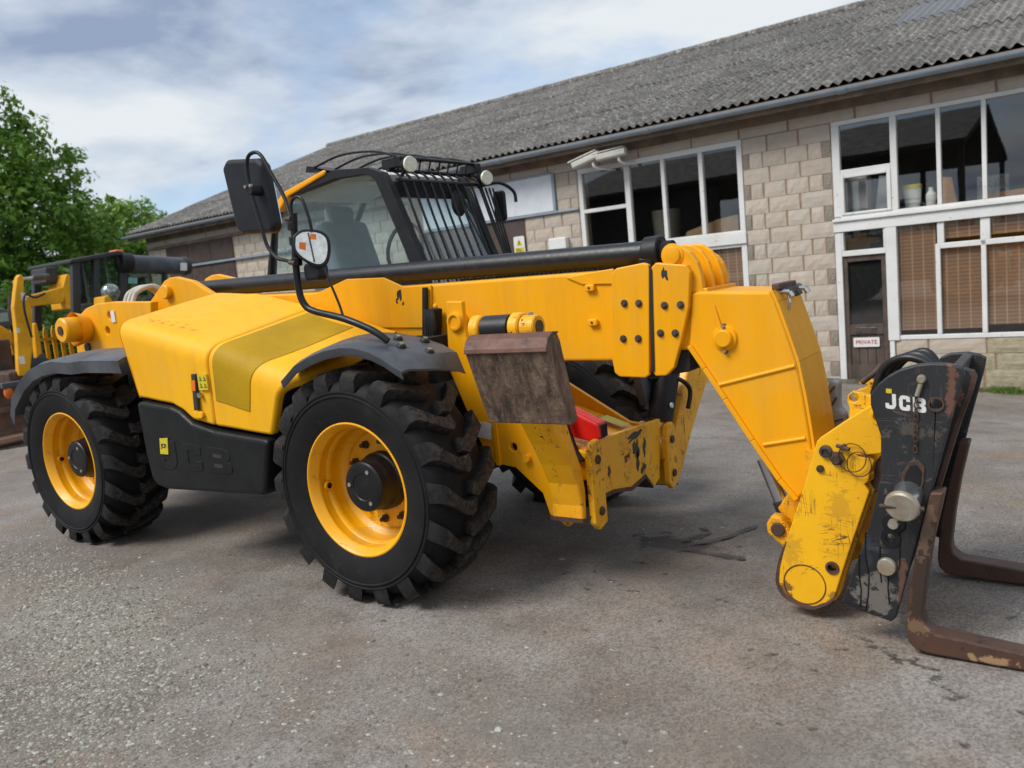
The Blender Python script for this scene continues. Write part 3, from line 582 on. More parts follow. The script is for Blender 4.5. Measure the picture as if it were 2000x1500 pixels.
# roof of corrugated sheets
SL = math.atan2(2.94, 7.9); PITCH = .146; CW = 7
def sheet_mesh(L, mat):
    n = CW*8+4; mb = MB(); a = .026
    for lay, off in ((0, 0), (1, -.007)):
        for v in (0, L/2, L):
            for i in range(n+1):
                u = (i/8)*PITCH; mb.v.append((u, v, a*math.cos(2*math.pi*u/PITCH)+off))
    N1 = n+1
    for lay in (0, 1):
        b0 = lay*3*N1
        for r_ in (0, 1):
            for i in range(n): mb.f.append((b0+r_*N1+i, b0+r_*N1+i+1, b0+(r_+1)*N1+i+1, b0+(r_+1)*N1+i))
    for i in range(n): mb.f.append((i, 3*N1+i, 3*N1+i+1, i+1)); mb.f.append((2*N1+i, 2*N1+i+1, 5*N1+i+1, 5*N1+i))
    me = bpy.data.meshes.new('roof_sheet'); me.from_pydata(mb.v, [], mb.f); bm = bmesh.new(); bm.from_mesh(me); bmesh.ops.recalc_face_normals(bm, faces=bm.faces); bm.to_mesh(me); bm.free()
    me.polygons.foreach_set('use_smooth', [True]*len(me.polygons)); me.set_sharp_from_angle(angle=R(50)); me.materials.append(mat); return me
def roofmat():
    m_, t, b = newmat('lichened_cement_sheet'); g_ = nd(t, 'ShaderNodeNewGeometry'); p = g_.outputs['Position']; oi = nd(t, 'ShaderNodeObjectInfo')
    c = ramp(t, noise(t, p, 1.2, 6, .65).outputs[0], [(.3, (.095, .087, .080)), (.7, (.175, .163, .150))]).outputs[0]
    li = ramp(t, noise(t, p, 9, 8, .78, .3).outputs[0], [(.51, 0.0), (.60, .75)]).outputs[0]; c = mixc(t, li, c, (.36, .36, .33))
    dk = ramp(t, noise(t, p, 12, 7, .78).outputs[0], [(.52, 0.0), (.60, .85)]).outputs[0]; c = mixc(t, dk, c, (.035, .035, .032))
    rv = ramp(t, oi.outputs['Random'], [(0, .86), (1, 1.12)]).outputs[0]; c = mixc(t, 1.0, c, rv, 'MULTIPLY')
    t.links.new(c, b.inputs['Base Color']); b.inputs['Roughness'].default_value = .95; bump(t, b, noise(t, p, 30, 6, .75).outputs[0], .7, .02); return m_
M_roof = roofmat(); M_rlight = simple('old_rooflight', (.14, .148, .16), .5, var=.15)
SH = sheet_mesh(2.30, M_roof); SHL = with_mat(SH, M_rlight)
EY, EZ = -.42, 3.745
ub = MB(); ub.add([(S0-.25, EY+.06, EZ-.06), (S1, EY+.06, EZ-.06), (S1, EY+7.9, EZ+2.88), (S0-.25, EY+7.9, EZ+2.88)], [(0, 1, 2, 3)])
ub.add([(S0-.25, EY+7.9, EZ+2.94), (S1, EY+7.9, EZ+2.94), (S1, 15.6, 3.7), (S0-.25, 15.6, 3.7)], [(0, 1, 2, 3)])
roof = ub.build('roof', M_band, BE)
W7 = CW*PITCH
for r_ in range(4):
    for c_ in range(int((S1-S0+.3)/W7)+1):
        lit = (r_ in (2, 3) and c_ == 19)
        o = bpy.data.objects.new('roof_sheet', SHL if lit else SH); COL.objects.link(o); o.parent = roof
        v = r_*2.10; o.location = (S0-.3+c_*W7, EY+v*math.cos(SL), EZ+v*math.sin(SL)+r_*.004+(c_ % 2)*.004)
        o.rotation_euler = (SL-R(.35), 0, 0)
rc = MB()
for i in range(26):
    rc.cyl((S0-.3+i*1.05, EY+7.9, EZ+2.95), (S0-.3+(i+1)*1.05+.04, EY+7.9, EZ+2.95), .11, .12, 12)
rc.build('ridge_cap', M_roof, roof, smooth=40)
# gutter
gp = [(.075*math.cos(R(a)), .075*math.sin(R(a))) for a in range(180, 361, 15)]; gi = [(.066*math.cos(R(a)), .066*math.sin(R(a))) for a in range(360, 179, -15)]
gt = MB(); prof = gp+gi
gt.prism([(-.50+p[0], 3.655+p[1]) for p in prof], S0-.3, S1, 'x'); gut = gt.build('gutter', M_gut, BE, smooth=30)
for i in range(9): MB().prism([(-.50+1.12*p[0], 3.654+1.1*p[1]) for p in prof], S0+1.2+i*3, S0+1.32+i*3, 'x').build('gutter_joint', M_gut, gut, smooth=30)
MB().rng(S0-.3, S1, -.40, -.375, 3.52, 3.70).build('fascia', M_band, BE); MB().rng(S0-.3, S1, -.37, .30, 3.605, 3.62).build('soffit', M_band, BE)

# windows
def bars(name, lst, mat, d0=-.02, d1=.07, parent=None, bevel=.006):
    mb = MB()
    for (a, b_, c_, d_) in lst: mb.rng(a, b_, d0, d1, c_, d_)
    return mb.build(name, mat, parent or BE, bevel=bevel)
def pane(s0, s1, z0, z1, parent, d=.03, mat=None):
    o = MB().add([(s0, d, z0), (s1, d, z0), (s1, d, z1), (s0, d, z1)], [(0, 1, 2, 3)]).build('pane', mat or M_wglass, parent); return o
def blind(s0, s1, z0, z1, parent, d=.05): return MB().rng(s0, s1, d, d+.008, z0, z1).build('blind', M_blind, parent)
mull = [(.335, .42), (.915, .97), (1.455, 1.51), (2.02, 2.075), (2.60, 2.66), (3.2, 3.26), (3.8, 3.86), (4.4, 4.46)]
L_ = [(-.45, 5.6, 3.225, 3.285), (-.45, -.345, 1.90, 3.224), (-.344, .334, 2.515, 2.59), (-.45, 5.6, 1.895, 1.94)]+[(a, b_, 1.941, 3.224) for a, b_ in mull]
uw = bars('upper_window', L_, M_wht)
bars('casement', [(-.344, -.30, 1.941, 2.514), (.28, .334, 1.941, 2.514), (-.299, .279, 1.941, 1.975), (-.299, .279, 2.47, 2.514)], M_wht, -.035, .05, uw)
ed = [-.344]+[q for ab in mull for q in ab]+[5.6]
for i in range(0, len(ed)-1, 2): pane(ed[i]-.01, ed[i+1]+.01, 1.93, 3.23, uw)
MB().rng(-.47, 5.6, -.075, .01, 1.855, 1.893).build('sill', M_wht, uw, bevel=.006)
bars('sill_board', [(-.465, 5.6, 1.705, 1.853)], M_wht, -.045, .01, uw)
lw = bars('lower_window', [(.385, 5.6, .09, .15), (.90, .985, 1.411, 1.70), (.872, .93, .151, 1.41), (1.42, 1.535, 1.411, 1.70), (1.425, 1.485, .151, 1.41), (.93, 5.6, 1.34, 1.41), (2.02, 2.12, 1.411, 1.70), (2.03, 2.09, .151, 1.34), (2.6, 2.7, 1.411, 1.70), (2.62, 2.68, .151, 1.34)], M_wht)
bars('door_post', [(.236, .384, .085, 1.703)], M_wht, -.04, .08, lw); bars('lower_post', [(.25, .315, -.72, .084)], M_wht, -.03, .05, lw)
lp = [(.38, .875, .15, 1.70), (.98, 1.425, 1.40, 1.70), (.925, 1.43, .15, 1.345), (1.53, 2.03, 1.40, 1.70), (1.48, 2.035, .15, 1.345), (2.11, 2.61, 1.4, 1.7), (2.085, 2.625, .15, 1.345)]
for q in lp: pane(*q, lw)
for i, q in enumerate(lp): blind(q[0], q[1], q[2]+(.07 if i != 4 else .11), q[3], lw)
# door
df = bars('door_frame', [(-.455, -.365, -.72, 1.70), (-.364, .234, 1.345, 1.425), (-.364, -.335, 1.426, 1.70), (.21, .234, 1.426, 1.70)], M_wht, -.03, .08)
pane(-.335, .21, 1.42, 1.70, df)
MB().rng(-.335, .21, .08, .09, 1.42, 1.70).build('fanlight_panel', simple('dark_fanlight', (.03, .035, .04), .4), df)
door = MB()
for q in ((-.362, -.30, -.53, 1.34), (.165, .232, -.53, 1.34), (-.299, .164, 1.26, 1.34), (-.299, .164, .18, .33), (-.299, .164, -.53, -.27)): door.rng(q[0], q[1], .0, .05, q[2], q[3])
door = door.build('door', M_wood, BE, bevel=.005)
pane(-.30, .166, .32, 1.27, door, .028); MB().rng(-.30, .166, .045, .055, .32, 1.27).build('door_lining', M_dark, door)
for i in range(4): MB().rng(-.297+i*.1155, -.297+(i+1)*.1155-.006, .02, .04, -.27, .18).build('plank', M_wood, door, bevel=.004)
MB().rng(-.22, .07, -.008, .0, .195, .29).build('letter_plate', M_bolt, door, bevel=.004)
sg = MB().prism(rounded(-.258, .105, -.002, .138, .018), -.006, -.001).build('private_sign', M_white, door)
def text(body, size, loc, mat, parent, name='lettering', ext=.0015, bold=0.0, sx=1.0):
    cu = bpy.data.curves.new('t', 'FONT'); cu.body = body; cu.size = size; cu.align_x = 'CENTER'; cu.align_y = 'CENTER'; cu.extrude = ext; cu.offset = bold
    ob = bpy.data.objects.new('t', cu); COL.objects.link(ob); dg = bpy.context.evaluated_depsgraph_get(); me = bpy.data.meshes.new_from_object(ob.evaluated_get(dg)); bpy.data.objects.remove(ob)
    me.transform(Matrix.Diagonal((sx, 1, 1, 1))); me.transform(Matrix.Rotation(R(90), 4, 'X')); me.transform(Matrix.Translation(loc)); return link(name, me, mat, parent)
M_redt = simple('red_lettering', (.50, .05, .07), .5)
text('PRIVATE', .082, (-.0765, -.0075, .066), M_redt, door, bold=.001, sx=.98)
# middle window
mm = [(-3.885, -3.785), (-3.195, -3.13), (-2.527, -2.455)]
mw = bars('upper_window', [(-4.815, -1.80, 3.20, 3.285), (-4.815, -4.73, 1.90, 3.199), (-1.885, -1.80, 1.90, 3.199), (-4.815, -1.80, 1.87, 1.899), (-4.729, -3.886, 2.505, 2.57)]+[(a, b_, 1.90, 3.199) for a, b_ in mm], M_wht)
ed = [-4.73]+[q for ab in mm for q in ab]+[-1.885]
for i in range(0, len(ed), 2): pane(ed[i]-.01, ed[i+1]+.01, 1.895, 3.205, mw)
bars('sill_board', [(-4.83, -1.79, 1.69, 1.868)], M_wht, -.05, .01, mw)
lw2 = bars('lower_window', [(-1.885, -1.795, -.2, 1.688), (-2.57, -2.485, -.2, 1.688), (-3.3, -3.2, -.2, 1.688), (-4.81, -4.72, -.2, 1.688), (-4.719, -1.886, 1.64, 1.688)], M_wht)
for a, b_ in ((-2.49, -1.88), (-3.21, -2.56), (-4.73, -3.29)): pane(a, b_, -.2, 1.69, lw2); blind(a, b_, -.1, 1.68, lw2)
# sign board, shutters, rails
sbd = MB().rng(-8.6, -5.36, -.05, .0, 2.63, 3.285).build('blank_sign_board', M_board, BE, bevel=.008)
bars('board_frame', [(-5.358, -5.30, 2.62, 3.30), (-8.6, -5.36, 3.287, 3.315)], M_gut, -.06, .0, sbd)
bars('conduit_rail', [(-8.6, -4.83, 2.583, 2.622)], M_gut, -.06, -.022, sbd)
MB().rng(-8.8, -6.07, -.02, .011, -.4, 2.575).build('brown_shutter_door', M_brown, BE, bevel=.01)
ls = empty('left_shutter', (0, 0, 0), 0, BE)
for (a, b_) in ((-18.40, -17.34), (-17.28, -16.3), (-16.28, -15.30)): MB().rng(a, b_, -.03, .0, 2.70, 3.20).build('shutter_panel', M_brown, ls, bevel=.008)
for (a, b_) in ((-18.40, -17.3), (-17.29, -16.3), (-16.29, -15.30)): MB().rng(a, b_, -.03, .0, .2, 2.60).build('shutter_panel', M_brown, ls, bevel=.008)
MB().rng(-18.5, -13.0, -.08, -.035, 2.615, 2.67).build('shutter_rail', M_gut, ls); MB().rng(-19.0, -13.0, -.05, -.03, 3.22, 3.30).build('shutter_rail', M_band, ls)

# things on and in the building
def bthing(name, label, cat, s, d, z):
    p = toW(s, d, z); o = empty(name, p, R(-2.3)); return tag(o, label, cat)
t_ = bthing('warning_sign', 'small white sign with yellow warning triangle on brown door', 'sign', -6.21, -.03, 1.90)
MB().prism(rounded(-.125, .125, 0, .36, .03), -.012, 0).build('sign_plate', M_white, t_)
MB().prism([(-.075, .185), (.075, .185), (0, .315)], -.015, -.0125).build('triangle', M_lyel, t_); MB().rng(-.1, .1, -.015, -.0125, .03, .15).build('text_panel', M_lyel, t_)
MB().prism([(-.012, .205), (.012, .205), (.012, .27), (-.012, .27)], -.017, -.0155).build('symbol', M_lblk, t_)
for i in range(3): MB().rng(-.08, .08-.03*i, -.017, -.0155, .05+i*.032, .062+i*.032).build('text_line', M_lblk, t_)
t_ = bthing('security_light_box', 'cream plastic alarm box on block wall below blank sign', 'alarm box', -5.29, -.02, 1.90)
MB().prism(rounded(-.19, .19, .03, .24, .03), -.12, -.0).build('casing', M_white, t_, bevel=.015); MB().prism([(-.13, .0), (.13, .0), (.11, .04), (-.11, .04)], -.10, -.02).build('lens_strip', M_lblk, t_)
M_cream = simple('cream_plastic', (.56, .56, .50), .5, var=.1)
def cctv(label, s, d, z, yaw, pitch):
    p = toW(s, d, z); o = empty('security_camera', p, R(-2.3)+yaw); tag(o, label, 'camera', 'security cameras under the eaves')
    rm = Matrix.Rotation(pitch, 3, 'Y')
    def tr(mb): mb.v = [tuple(rm @ Vector(v)) for v in mb.v]; return mb
    tr(MB().prism(rounded(-.075, .075, -.065, .065, .04), -.26, .26, 'x')).build('housing', M_cream, o, bevel=.008)
    tr(MB().prism([(-.085, .067), (.085, .067), (.07, .086), (-.07, .086)], -.31, .24, 'x')).build('sunshield', M_cream, o)
    tr(MB().cyl((-.262, 0, 0), (-.268, 0, 0), .035)).build('lens', M_lblk, o)
    MB().tube(smooth_path([(.12, 0, -.05), (.14, 0, -.13), (.2, .1, -.17), (.3, .32, -.17)]), .022).build('bracket', M_white, o, smooth=40)
cctv('left tilted white security camera above middle window', -4.36, -.42, 3.36, R(6), R(-14)); cctv('right white security camera above middle window beside its bracket', -3.90, -.36, 3.38, R(8), R(-4))
# ------------------------------------------------------------------ telehandler
TH = empty('telehandler', (0, 0, 0)); tag(TH, 'large yellow telescopic handler with black cab and long boom, parked in front', 'telehandler')
def ring_attr(me, vals):
    a = me.attributes.new('lugtop', 'FLOAT_COLOR', 'POINT'); a.data.foreach_set('color', [c for v in vals for c in (v, v, v, 1)])
def make_wheel(name, loc, side):
    """side -1: outer face towards -y. local origin = wheel centre in the tyre's middle plane"""
    W_ = empty(name, loc, 0, TH)
    prof = [(-.172, .318), (-.185, .345), (-.205, .40), (-.2115, .45), (-.211, .462), (-.2165, .466), (-.2165, .471), (-.210, .475), (-.2095, .482), (-.214, .486), (-.2135, .491), (-.205, .496), (-.192, .511), (-.175, .528), (-.15, .541), (-.08, .549), (0, .551)]
    prof = prof+[(-d, r) for d, r in prof[-2::-1]]
    mb = MB(); mb.lathe(prof, n=96)
    top = [0.0]*len(mb.v)
    NL = 18
    for s_ in (-1, 1):
        for k in range(NL):
            a0 = 2*math.pi*(k+(.5 if s_ > 0 else 0))/NL+.03*(1 if s_ < 0 else 0)
            # t, lateral, outer r, inner r, dtheta, half width
            st = [(-.2105, .515, .48, .035, .085), (-.2085, .552, .505, .030, .088), (-.197, .581, .518, .018, .084), (-.180, .592, .525, .0, .078), (-.13, .596, .54, -.07, .062), (-.07, .599, .545, -.145, .056), (-.02, .599, .546, -.178, .060), (.014, .598, .547, -.150, .056)]
            b0 = len(mb.v)
            for (lat, ro, ri, da, hw) in st:
                y = lat if s_ < 0 else -lat
                for (r_, h_, tp) in ((ri, hw*1.12, 0.0), (ri, -hw*1.12, 0.0), (ro, -hw*.92, 1.0), (ro, hw*.92, 1.0)):
                    an = a0+da+h_
                    mb.v.append((r_*math.cos(an), y, r_*math.sin(an))); top.append(tp if lat > -.19 else .25*tp)
            n = len(st)
            for i in range(n-1):
                for q in ((1, 2), (2, 3), (3, 0)):
                    mb.f.append((b0+4*i+q[0], b0+4*i+q[1], b0+4*(i+1)+q[1], b0+4*(i+1)+q[0]))
            mb.f.append((b0, b0+1, b0+2, b0+3)); mb.f.append((b0+4*(n-1), b0+4*(n-1)+1, b0+4*(n-1)+2, b0+4*(n-1)+3))
    mb.v = [(x, y if side < 0 else -y, max(z, -.573+(.0 if abs(y) < .16 else .012))) for x, y, z in mb.v]
    me = bpy.data.meshes.new('tyre'); me.from_pydata(mb.v, [], mb.f); bm = bmesh.new(); bm.from_mesh(me); bmesh.ops.recalc_face_normals(bm, faces=bm.faces); bm.to_mesh(me); bm.free(); ring_attr(me, top)
    link('tyre', me, M_tread, W_, 38)
    s_ = side  # outward sign
    rp = [(.165, .310), (.180, .322), (.184, .333), (.178, .340), (.160, .338), (.160, .318)]
    rim = [(.184, .334), (.181, .340), (.172, .340), (.168, .325), (.186, .322)]
    dish = [(.150, .334), (.172, .340), (.183, .337), (.185, .330), (.178, .320), (.155, .312), (.148, .304), (.135, .300), (.128, .303), (.090, .300), (.082, .292), (.060, .288), (.050, .291), (.010, .288), (0.0, .280), (-.012, .262), (-.022, .252), (-.030, .25), (-.034, .10), (-.036, .0)]
    MB().lathe([(s_*d, r) for d, r in dish], n=72).build('rim', M_rim, W_, smooth=40)
    hub = [(-.04, .150), (.01, .148), (.014, .140), (.02, .136), (.06, .134), (.07, .131), (.075, .128), (.118, .126), (.125, .120), (.128, .108), (.128, .07), (.124, .066), (.124, .02), (.127, .0)]
    hb = MB().lathe([(s_*d, r) for d, r in hub], n=40).build('hub', M_steelblk, W_, smooth=35)
    for a in (60, 175, 300): MB().cyl((.09*math.cos(R(a)), s_*.126, .09*math.sin(R(a))), (.09*math.cos(R(a)), s_*.134, .09*math.sin(R(a))), .011, n=6).build('hub_screw', M_galv, W_)
    for i in range(10):
        a = R(36*i+12); c = Vector((.205*math.cos(a), 0, .205*math.sin(a)))
        MB().cyl(c+Vector((0, s_*-.035, 0)), c+Vector((0, s_*-.012, 0)), .021, n=6).cyl(c+Vector((0, s_*-.012, 0)), c+Vector((0, s_*.012, 0)), .011, n=10).build('wheel_nut', M_nut, W_)
    a = R(184); MB().lathe([(0, .028), (.012, .026), (.012, .016), (0, .012)], n=20, axis='x').build('valve_boss', M_yel, W_, smooth=40).location = (-.292, s_*.09, -.02)
    MB().cyl((-.283, s_*.09, -.02), (-.279, s_*.09, -.02), .015).build('valve_hole', M_dark, W_)
    return W_
for (x, y, z, sd, rot) in ((0, -.925, .577, -1, 0), (-2.75, -.925, .577, -1, 11), (0, .93, .50, 1, 5), (-2.75, .93, .50, 1, 3)):
    make_wheel('wheel', (x, y, z), sd)
# chassis and axles (mostly in shade)
ch = MB(); ch.rng(-3.5, .28, -.42, .30, .50, .92); ch.cyl((0, -.8, .577), (0, .8, .52), .11).cyl((-2.75, -.8, .577), (-2.75, .8, .52), .11); ch.rng(-1.75, -.62, -1.0, -.42, .55, 1.05); ch.rng(-.62, -.30, -.62, -.30, .55, 1.25); ch.rng(-2.3, -1.75, -.62, -.42, .7, 1.3)
ch.build('chassis', M_chas, TH, bevel=.02)
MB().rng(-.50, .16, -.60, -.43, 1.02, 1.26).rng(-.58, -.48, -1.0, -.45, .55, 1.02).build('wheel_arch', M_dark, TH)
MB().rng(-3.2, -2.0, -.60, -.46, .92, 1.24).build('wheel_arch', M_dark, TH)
# ---- engine cover: loft of sections along x
def lerp(a, b, t): return a+(b-a)*t
def interp(tab, x):
    if x <= tab[0][0]: return tab[0][1]
    for (x0, v0), (x1, v1) in zip(tab, tab[1:]):
        if x <= x1:
            t = (x-x0)/(x1-x0); t = t*t*(3-2*t)*.35+t*.65; return lerp(v0, v1, t)
    return tab[-1][1]
ZSH = [(-1.90, 1.50), (-1.854, 1.480), (-.96, 1.305), (-.617, 1.195), (-.50, 1.160), (-.40, 1.10)]
ZIN = [(-2.0, 1.60), (-1.80, 1.612), (-1.40, 1.580), (-.95, 1.485), (-.51, 1.365), (-.27, 1.300), (-.15, 1.27)]
ZBT = [(-1.9, 1.03), (-1.76, 1.022), (-1.438, .988), (-1.34, .955), (-1.237, .895), (-1.03, .865), (-.58, .829)]
def pod_section(u, off=0.0, y_in=-.42):
    """u 0..1 rear to front; returns points from inner top over the shoulder to the bottom"""
    P_ = []
    xi = lerp(-1.86, -.22, u); xs_ = lerp(-1.862, -.432, u); xb = lerp(-1.765, -.572, u)
    zi, zs, zb_ = interp(ZIN, xi-.0), interp(ZSH, xs_), interp(ZBT, xb)
    A = Vector((xi, y_in, zi)); S = Vector((xs_, -1.125, zs)); B = Vector((xb, -1.105, zb_))
    d1 = (A-S).normalized(); d2 = (B-S).normalized(); rr = .10
    n = 7
    for k in range(n): P_.append(A.lerp(S+d1*rr, k/(n-1))+Vector((.10*u**4*math.sin(math.pi*(k/(n-1))**1.6*.72), 0, 0)))
    for k in range(1, 7):
        t = k/7; P_.append((1-t)**2*(S+d1*rr)+2*t*(1-t)*S+t*t*(S+d2*rr)+Vector((.10*u**4*math.sin(math.pi*.72)*(1-t)**1.5, 0, 0)))
    for k in range(8): P_.append((S+d2*rr).lerp(B, k/7))
    if off:
        nn = []
        for i, p in enumerate(P_):
            t = (P_[min(i+1, len(P_)-1)]-P_[max(i-1, 0)]); nrm = Vector((0, -t.z, t.y)).normalized()
            if nrm.dot(Vector((0, -1, 1))) < 0: nrm = -nrm
            nn.append(p+nrm*off)
        P_ = nn
    return P_
def pod_strip(u0, u1, nu, off=0.0, k0=0, k1=None, close=True, depth=.03):
    mb = MB(); secs = [pod_section(lerp(u0, u1, i/nu), off)[k0:k1] for i in range(nu+1)]; m_ = len(secs[0])
    for s_ in secs: mb.v += [tuple(p) for p in s_]
    for i in range(nu):
        for j in range(m_-1): mb.f.append((i*m_+j, i*m_+j+1, (i+1)*m_+j+1, (i+1)*m_+j))
    if close:
        # inner skin so the panel has thickness and end faces
        b = len(mb.v); ins = [pod_section(lerp(u0, u1, i/nu), off-depth)[k0:k1] for i in range(nu+1)]
        for s_ in ins: mb.v += [tuple(p) for p in s_]
        for i in range(nu):
            for j in range(m_-1): mb.f.append((b+i*m_+j+1, b+i*m_+j, b+(i+1)*m_+j, b+(i+1)*m_+j+1))
        for j in range(m_-1):
            mb.f.append((j, b+j, b+j+1, j+1)); q = nu*m_; mb.f.append((q+j, q+j+1, b+q+j+1, b+q+j))
        for i in range(nu):
            mb.f.append((i*m_, (i+1)*m_, b+(i+1)*m_, b+i*m_)); e_ = m_-1; mb.f.append((i*m_+e_, b+i*m_+e_, b+(i+1)*m_+e_, (i+1)*m_+e_))
    return mb
UD = .600
podr = pod_strip(0, UD-.002, 26, depth=.06).build('engine_cover', M_pod, TH, smooth=32, bevel=.018, seg=3, ang=50)
podf = pod_strip(UD+.002, 1.0, 18, depth=.06).build('engine_cover_front', M_pod, TH, smooth=32, bevel=.018, seg=3, ang=50)
pod_strip(.632, .855, 12, .004, 1, -3, True, .012).build('air_grille', M_grille, podf, smooth=32, bevel=.004)
# rear end of the cover
re_ = pod_section(.004); MB().add([tuple(p) for p in re_]+[(p.x+.02, -.44, p.z) for p in (re_[-1], re_[0])], [tuple(range(len(re_)+2))]).build('cover_end', M_pod, podr)
fe_ = pod_section(.996); MB().add([(min(p.x-.05, -.40), p.y+.03, p.z-.03) for p in fe_]+[(re.x, -.44, re.z) for re in (fe_[-1], fe_[0])], [tuple(range(len(fe_)+2))]).build('cover_end', M_dark, podf)
for i in range(5): MB().sphere((-1.66+.09*i, -1.02, 1.487-.012*i), .016, 1, .6, .16, 10, 6).build('dimple', M_pod, podr, smooth=60)
ph = MB().prism([(-1.165, 1.165), (-1.125, 1.165), (-1.148, .958), (-1.186, .958)], -1.132, -1.115).build('door_latch', M_lblk, podr, bevel=.004)
MB().prism([(-1.165, 1.13), (-1.128, 1.13), (-1.138, 1.07), (-1.172, 1.07)], -1.137, -1.133).build('latch_label', M_ora, podr); MB().cyl((-1.115, -1.12, 1.045), (-1.115, -1.137, 1.045), .014).build('key_lock', M_steel, podr)
MB().rng(-1.112, -1.030, -1.129, -1.12, 1.075, 1.162).build('warning_label', M_lyel, podr)
for i in range(4):
    a_, b_ = -1.10+.038*(i % 2), 1.088+.038*(i//2); MB().prism([(a_, b_), (a_+.026, b_), (a_+.013, b_+.024)], -1.131, -1.1295).build('label_print', M_lblk, podr); MB().prism([(a_+.006, b_+.003), (a_+.020, b_+.003), (a_+.013, b_+.016)], -1.132, -1.1312).build('label_symbol', M_lyel, podr)
MB().prism(rounded(-1.205, -1.12, .912, .952, .018), -1.128, -1.11).build('latch_cup', M_pod, podr, bevel=.005)
# ---- belly panel with raised lettering
pn = MB().prism(T['pan'], -1.135, -.45).build('belly_panel', M_pan, TH, bevel=.022, seg=3)
MB().prism([(-.62, .80), (-.575, .80), (-.652, .515), (-.70, .515)], -1.05, -.5).build('panel_end', M_pan, pn)
def stroke(poly, name, mat, parent, y0, y1, bevel=.004): return MB().prism(poly, y0, y1).build(name, mat, parent, bevel=bevel)
def jcb(x0, x1, z0b, z1b, z0e, z1e, y0, y1, mat, parent, bevel, gap=.0, name='raised_letter'):
    """three block letters J C B between x0..x1; bottom/top z at the two ends"""
    def mp(u, v):
        x = lerp(x0, x1, u); b_ = lerp(z0b, z0e, u); t_ = lerp(z1b, z1e, u); return (x, lerp(b_, t_, v))
    J = [(.17, 1), (.265, 1), (.265, .28), (.225, .06), (.17, 0), (.05, 0), (.0, .08), (.0, .36), (.09, .36), (.09, .24), (.16, .24), (.17, .28)]
    C = [(.34, .28), (.375, .06), (.43, 0), (.56, 0), (.61, .08), (.61, .40), (.52, .40), (.52, .24), (.44, .24), (.43, .28), (.43, .72), (.44, .76), (.52, .76), (.52, .62), (.61, .62), (.61, .92), (.56, 1), (.43, 1), (.375, .94), (.34, .72)]
    B = [(.68, 0), (.92, 0), (.985, .07), (1, .25), (.985, .43), (.945, .5), (.985, .58), (.99, .78), (.97, .93), (.91, 1), (.68, 1)]
    os_ = []
    for q in (J, C, B): os_.append(stroke([mp(*p) for p in q], name, mat, parent, y0, y1, bevel))
    return os_, mp
ls_, mp = jcb(-1.60, -.90, .60, .785, .605, .745, -1.1385, -1.13, M_pan, pn, .003)
for (u0, u1, v0, v1) in ((.775, .885, .62, .76), (.775, .885, .24, .38)): MB().prism([mp(u0, v0), mp(u1, v0), mp(u1, v1), mp(u0, v1)], -1.1395, -1.1387).build('letter_counter', M_lblk, pn)
MB().prism([(-1.553, .787), (-1.470, .793), (-1.487, .693), (-1.568, .693)], -1.143, -1.139).build('emblem', M_lyel, pn, bevel=.001)
text('JCB', .034, (-1.519, -1.1440, .743), M_lblk, pn, 'emblem_print', .0006, .0012)
# ---- mudguards
def guard(name, stations, th=.010, mat=None, lip=.03):
    """stations: list of (outer xyz, inner xyz); smooth shell with a lip"""
    mb = MB(); rows = []
    for o_, i_ in stations:
        o_, i_ = Vector(o_), Vector(i_); rows.append([o_+Vector((0, .008, -lip)), o_, o_.lerp(i_, .12)+Vector((0, 0, .012)), o_.lerp(i_, .5)+Vector((0, 0, .016)), o_.lerp(i_, .88)+Vector((0, 0, .01)), i_])
    m_ = len(rows[0])
    for dz in (0, -th):
        for r_ in rows: mb.v += [(p.x, p.y+(0 if dz == 0 else .006), p.z+dz) for p in r_]
    n = len(rows); b = n*m_
    for i in range(n-1):
        for j in range(m_-1):
            mb.f.append((i*m_+j, i*m_+j+1, (i+1)*m_+j+1, (i+1)*m_+j)); mb.f.append((b+i*m_+j+1, b+i*m_+j, b+(i+1)*m_+j, b+(i+1)*m_+j+1))
        mb.f.append((i*m_, (i+1)*m_, b+(i+1)*m_, b+i*m_)); e_ = m_-1; mb.f.append((i*m_+e_, b+i*m_+e_, b+(i+1)*m_+e_, (i+1)*m_+e_))
    for j in range(m_-1): mb.f.append((j, b+j, b+j+1, j+1)); q = (n-1)*m_; mb.f.append((q+j, q+j+1, b+q+j+1, b+q+j))
    return mb.build(name, mat or M_mud, TH, smooth=28)
fo = [(-.36, 1.125), (-.25, 1.200), (-.14, 1.24), (-.026, 1.268), (.08, 1.28), (.17, 1.277), (.26, 1.257), (.34, 1.225), (.40, 1.19), (.452, 1.165)]
fi = [(-.40, 1.24), (-.30, 1.285), (-.2, 1.30), (-.06, 1.312), (.05, 1.305), (.157, 1.288), (.25, 1.265), (.35, 1.235), (.43, 1.195), (.468, 1.098)]
fg = guard('mudguard', [((a, -1.172, b_), (c_, -.745, d_)) for (a, b_), (c_, d_) in zip(fo, fi)])
for (x, y, z) in ((.22, -.92, 1.292), (.31, -1.0, 1.262), (.30, -.82, 1.268), (.39, -.9, 1.222)):
    MB().cyl((x, y, z-.01), (x+.006, y, z+.008), .024, .022, 14, .004).build('bolt_recess', M_blk, fg, smooth=40); MB().cyl((x+.004, y, z), (x+.008, y, z+.014), .011, n=8).build('bolt', M_galv, fg)
ro = [(-3.33, .90), (-3.27, 1.02), (-3.10, 1.145), (-2.95, 1.215), (-2.80, 1.25), (-2.62, 1.268), (-2.42, 1.256), (-2.24, 1.266), (-2.0, 1.262), (-1.82, 1.258)]
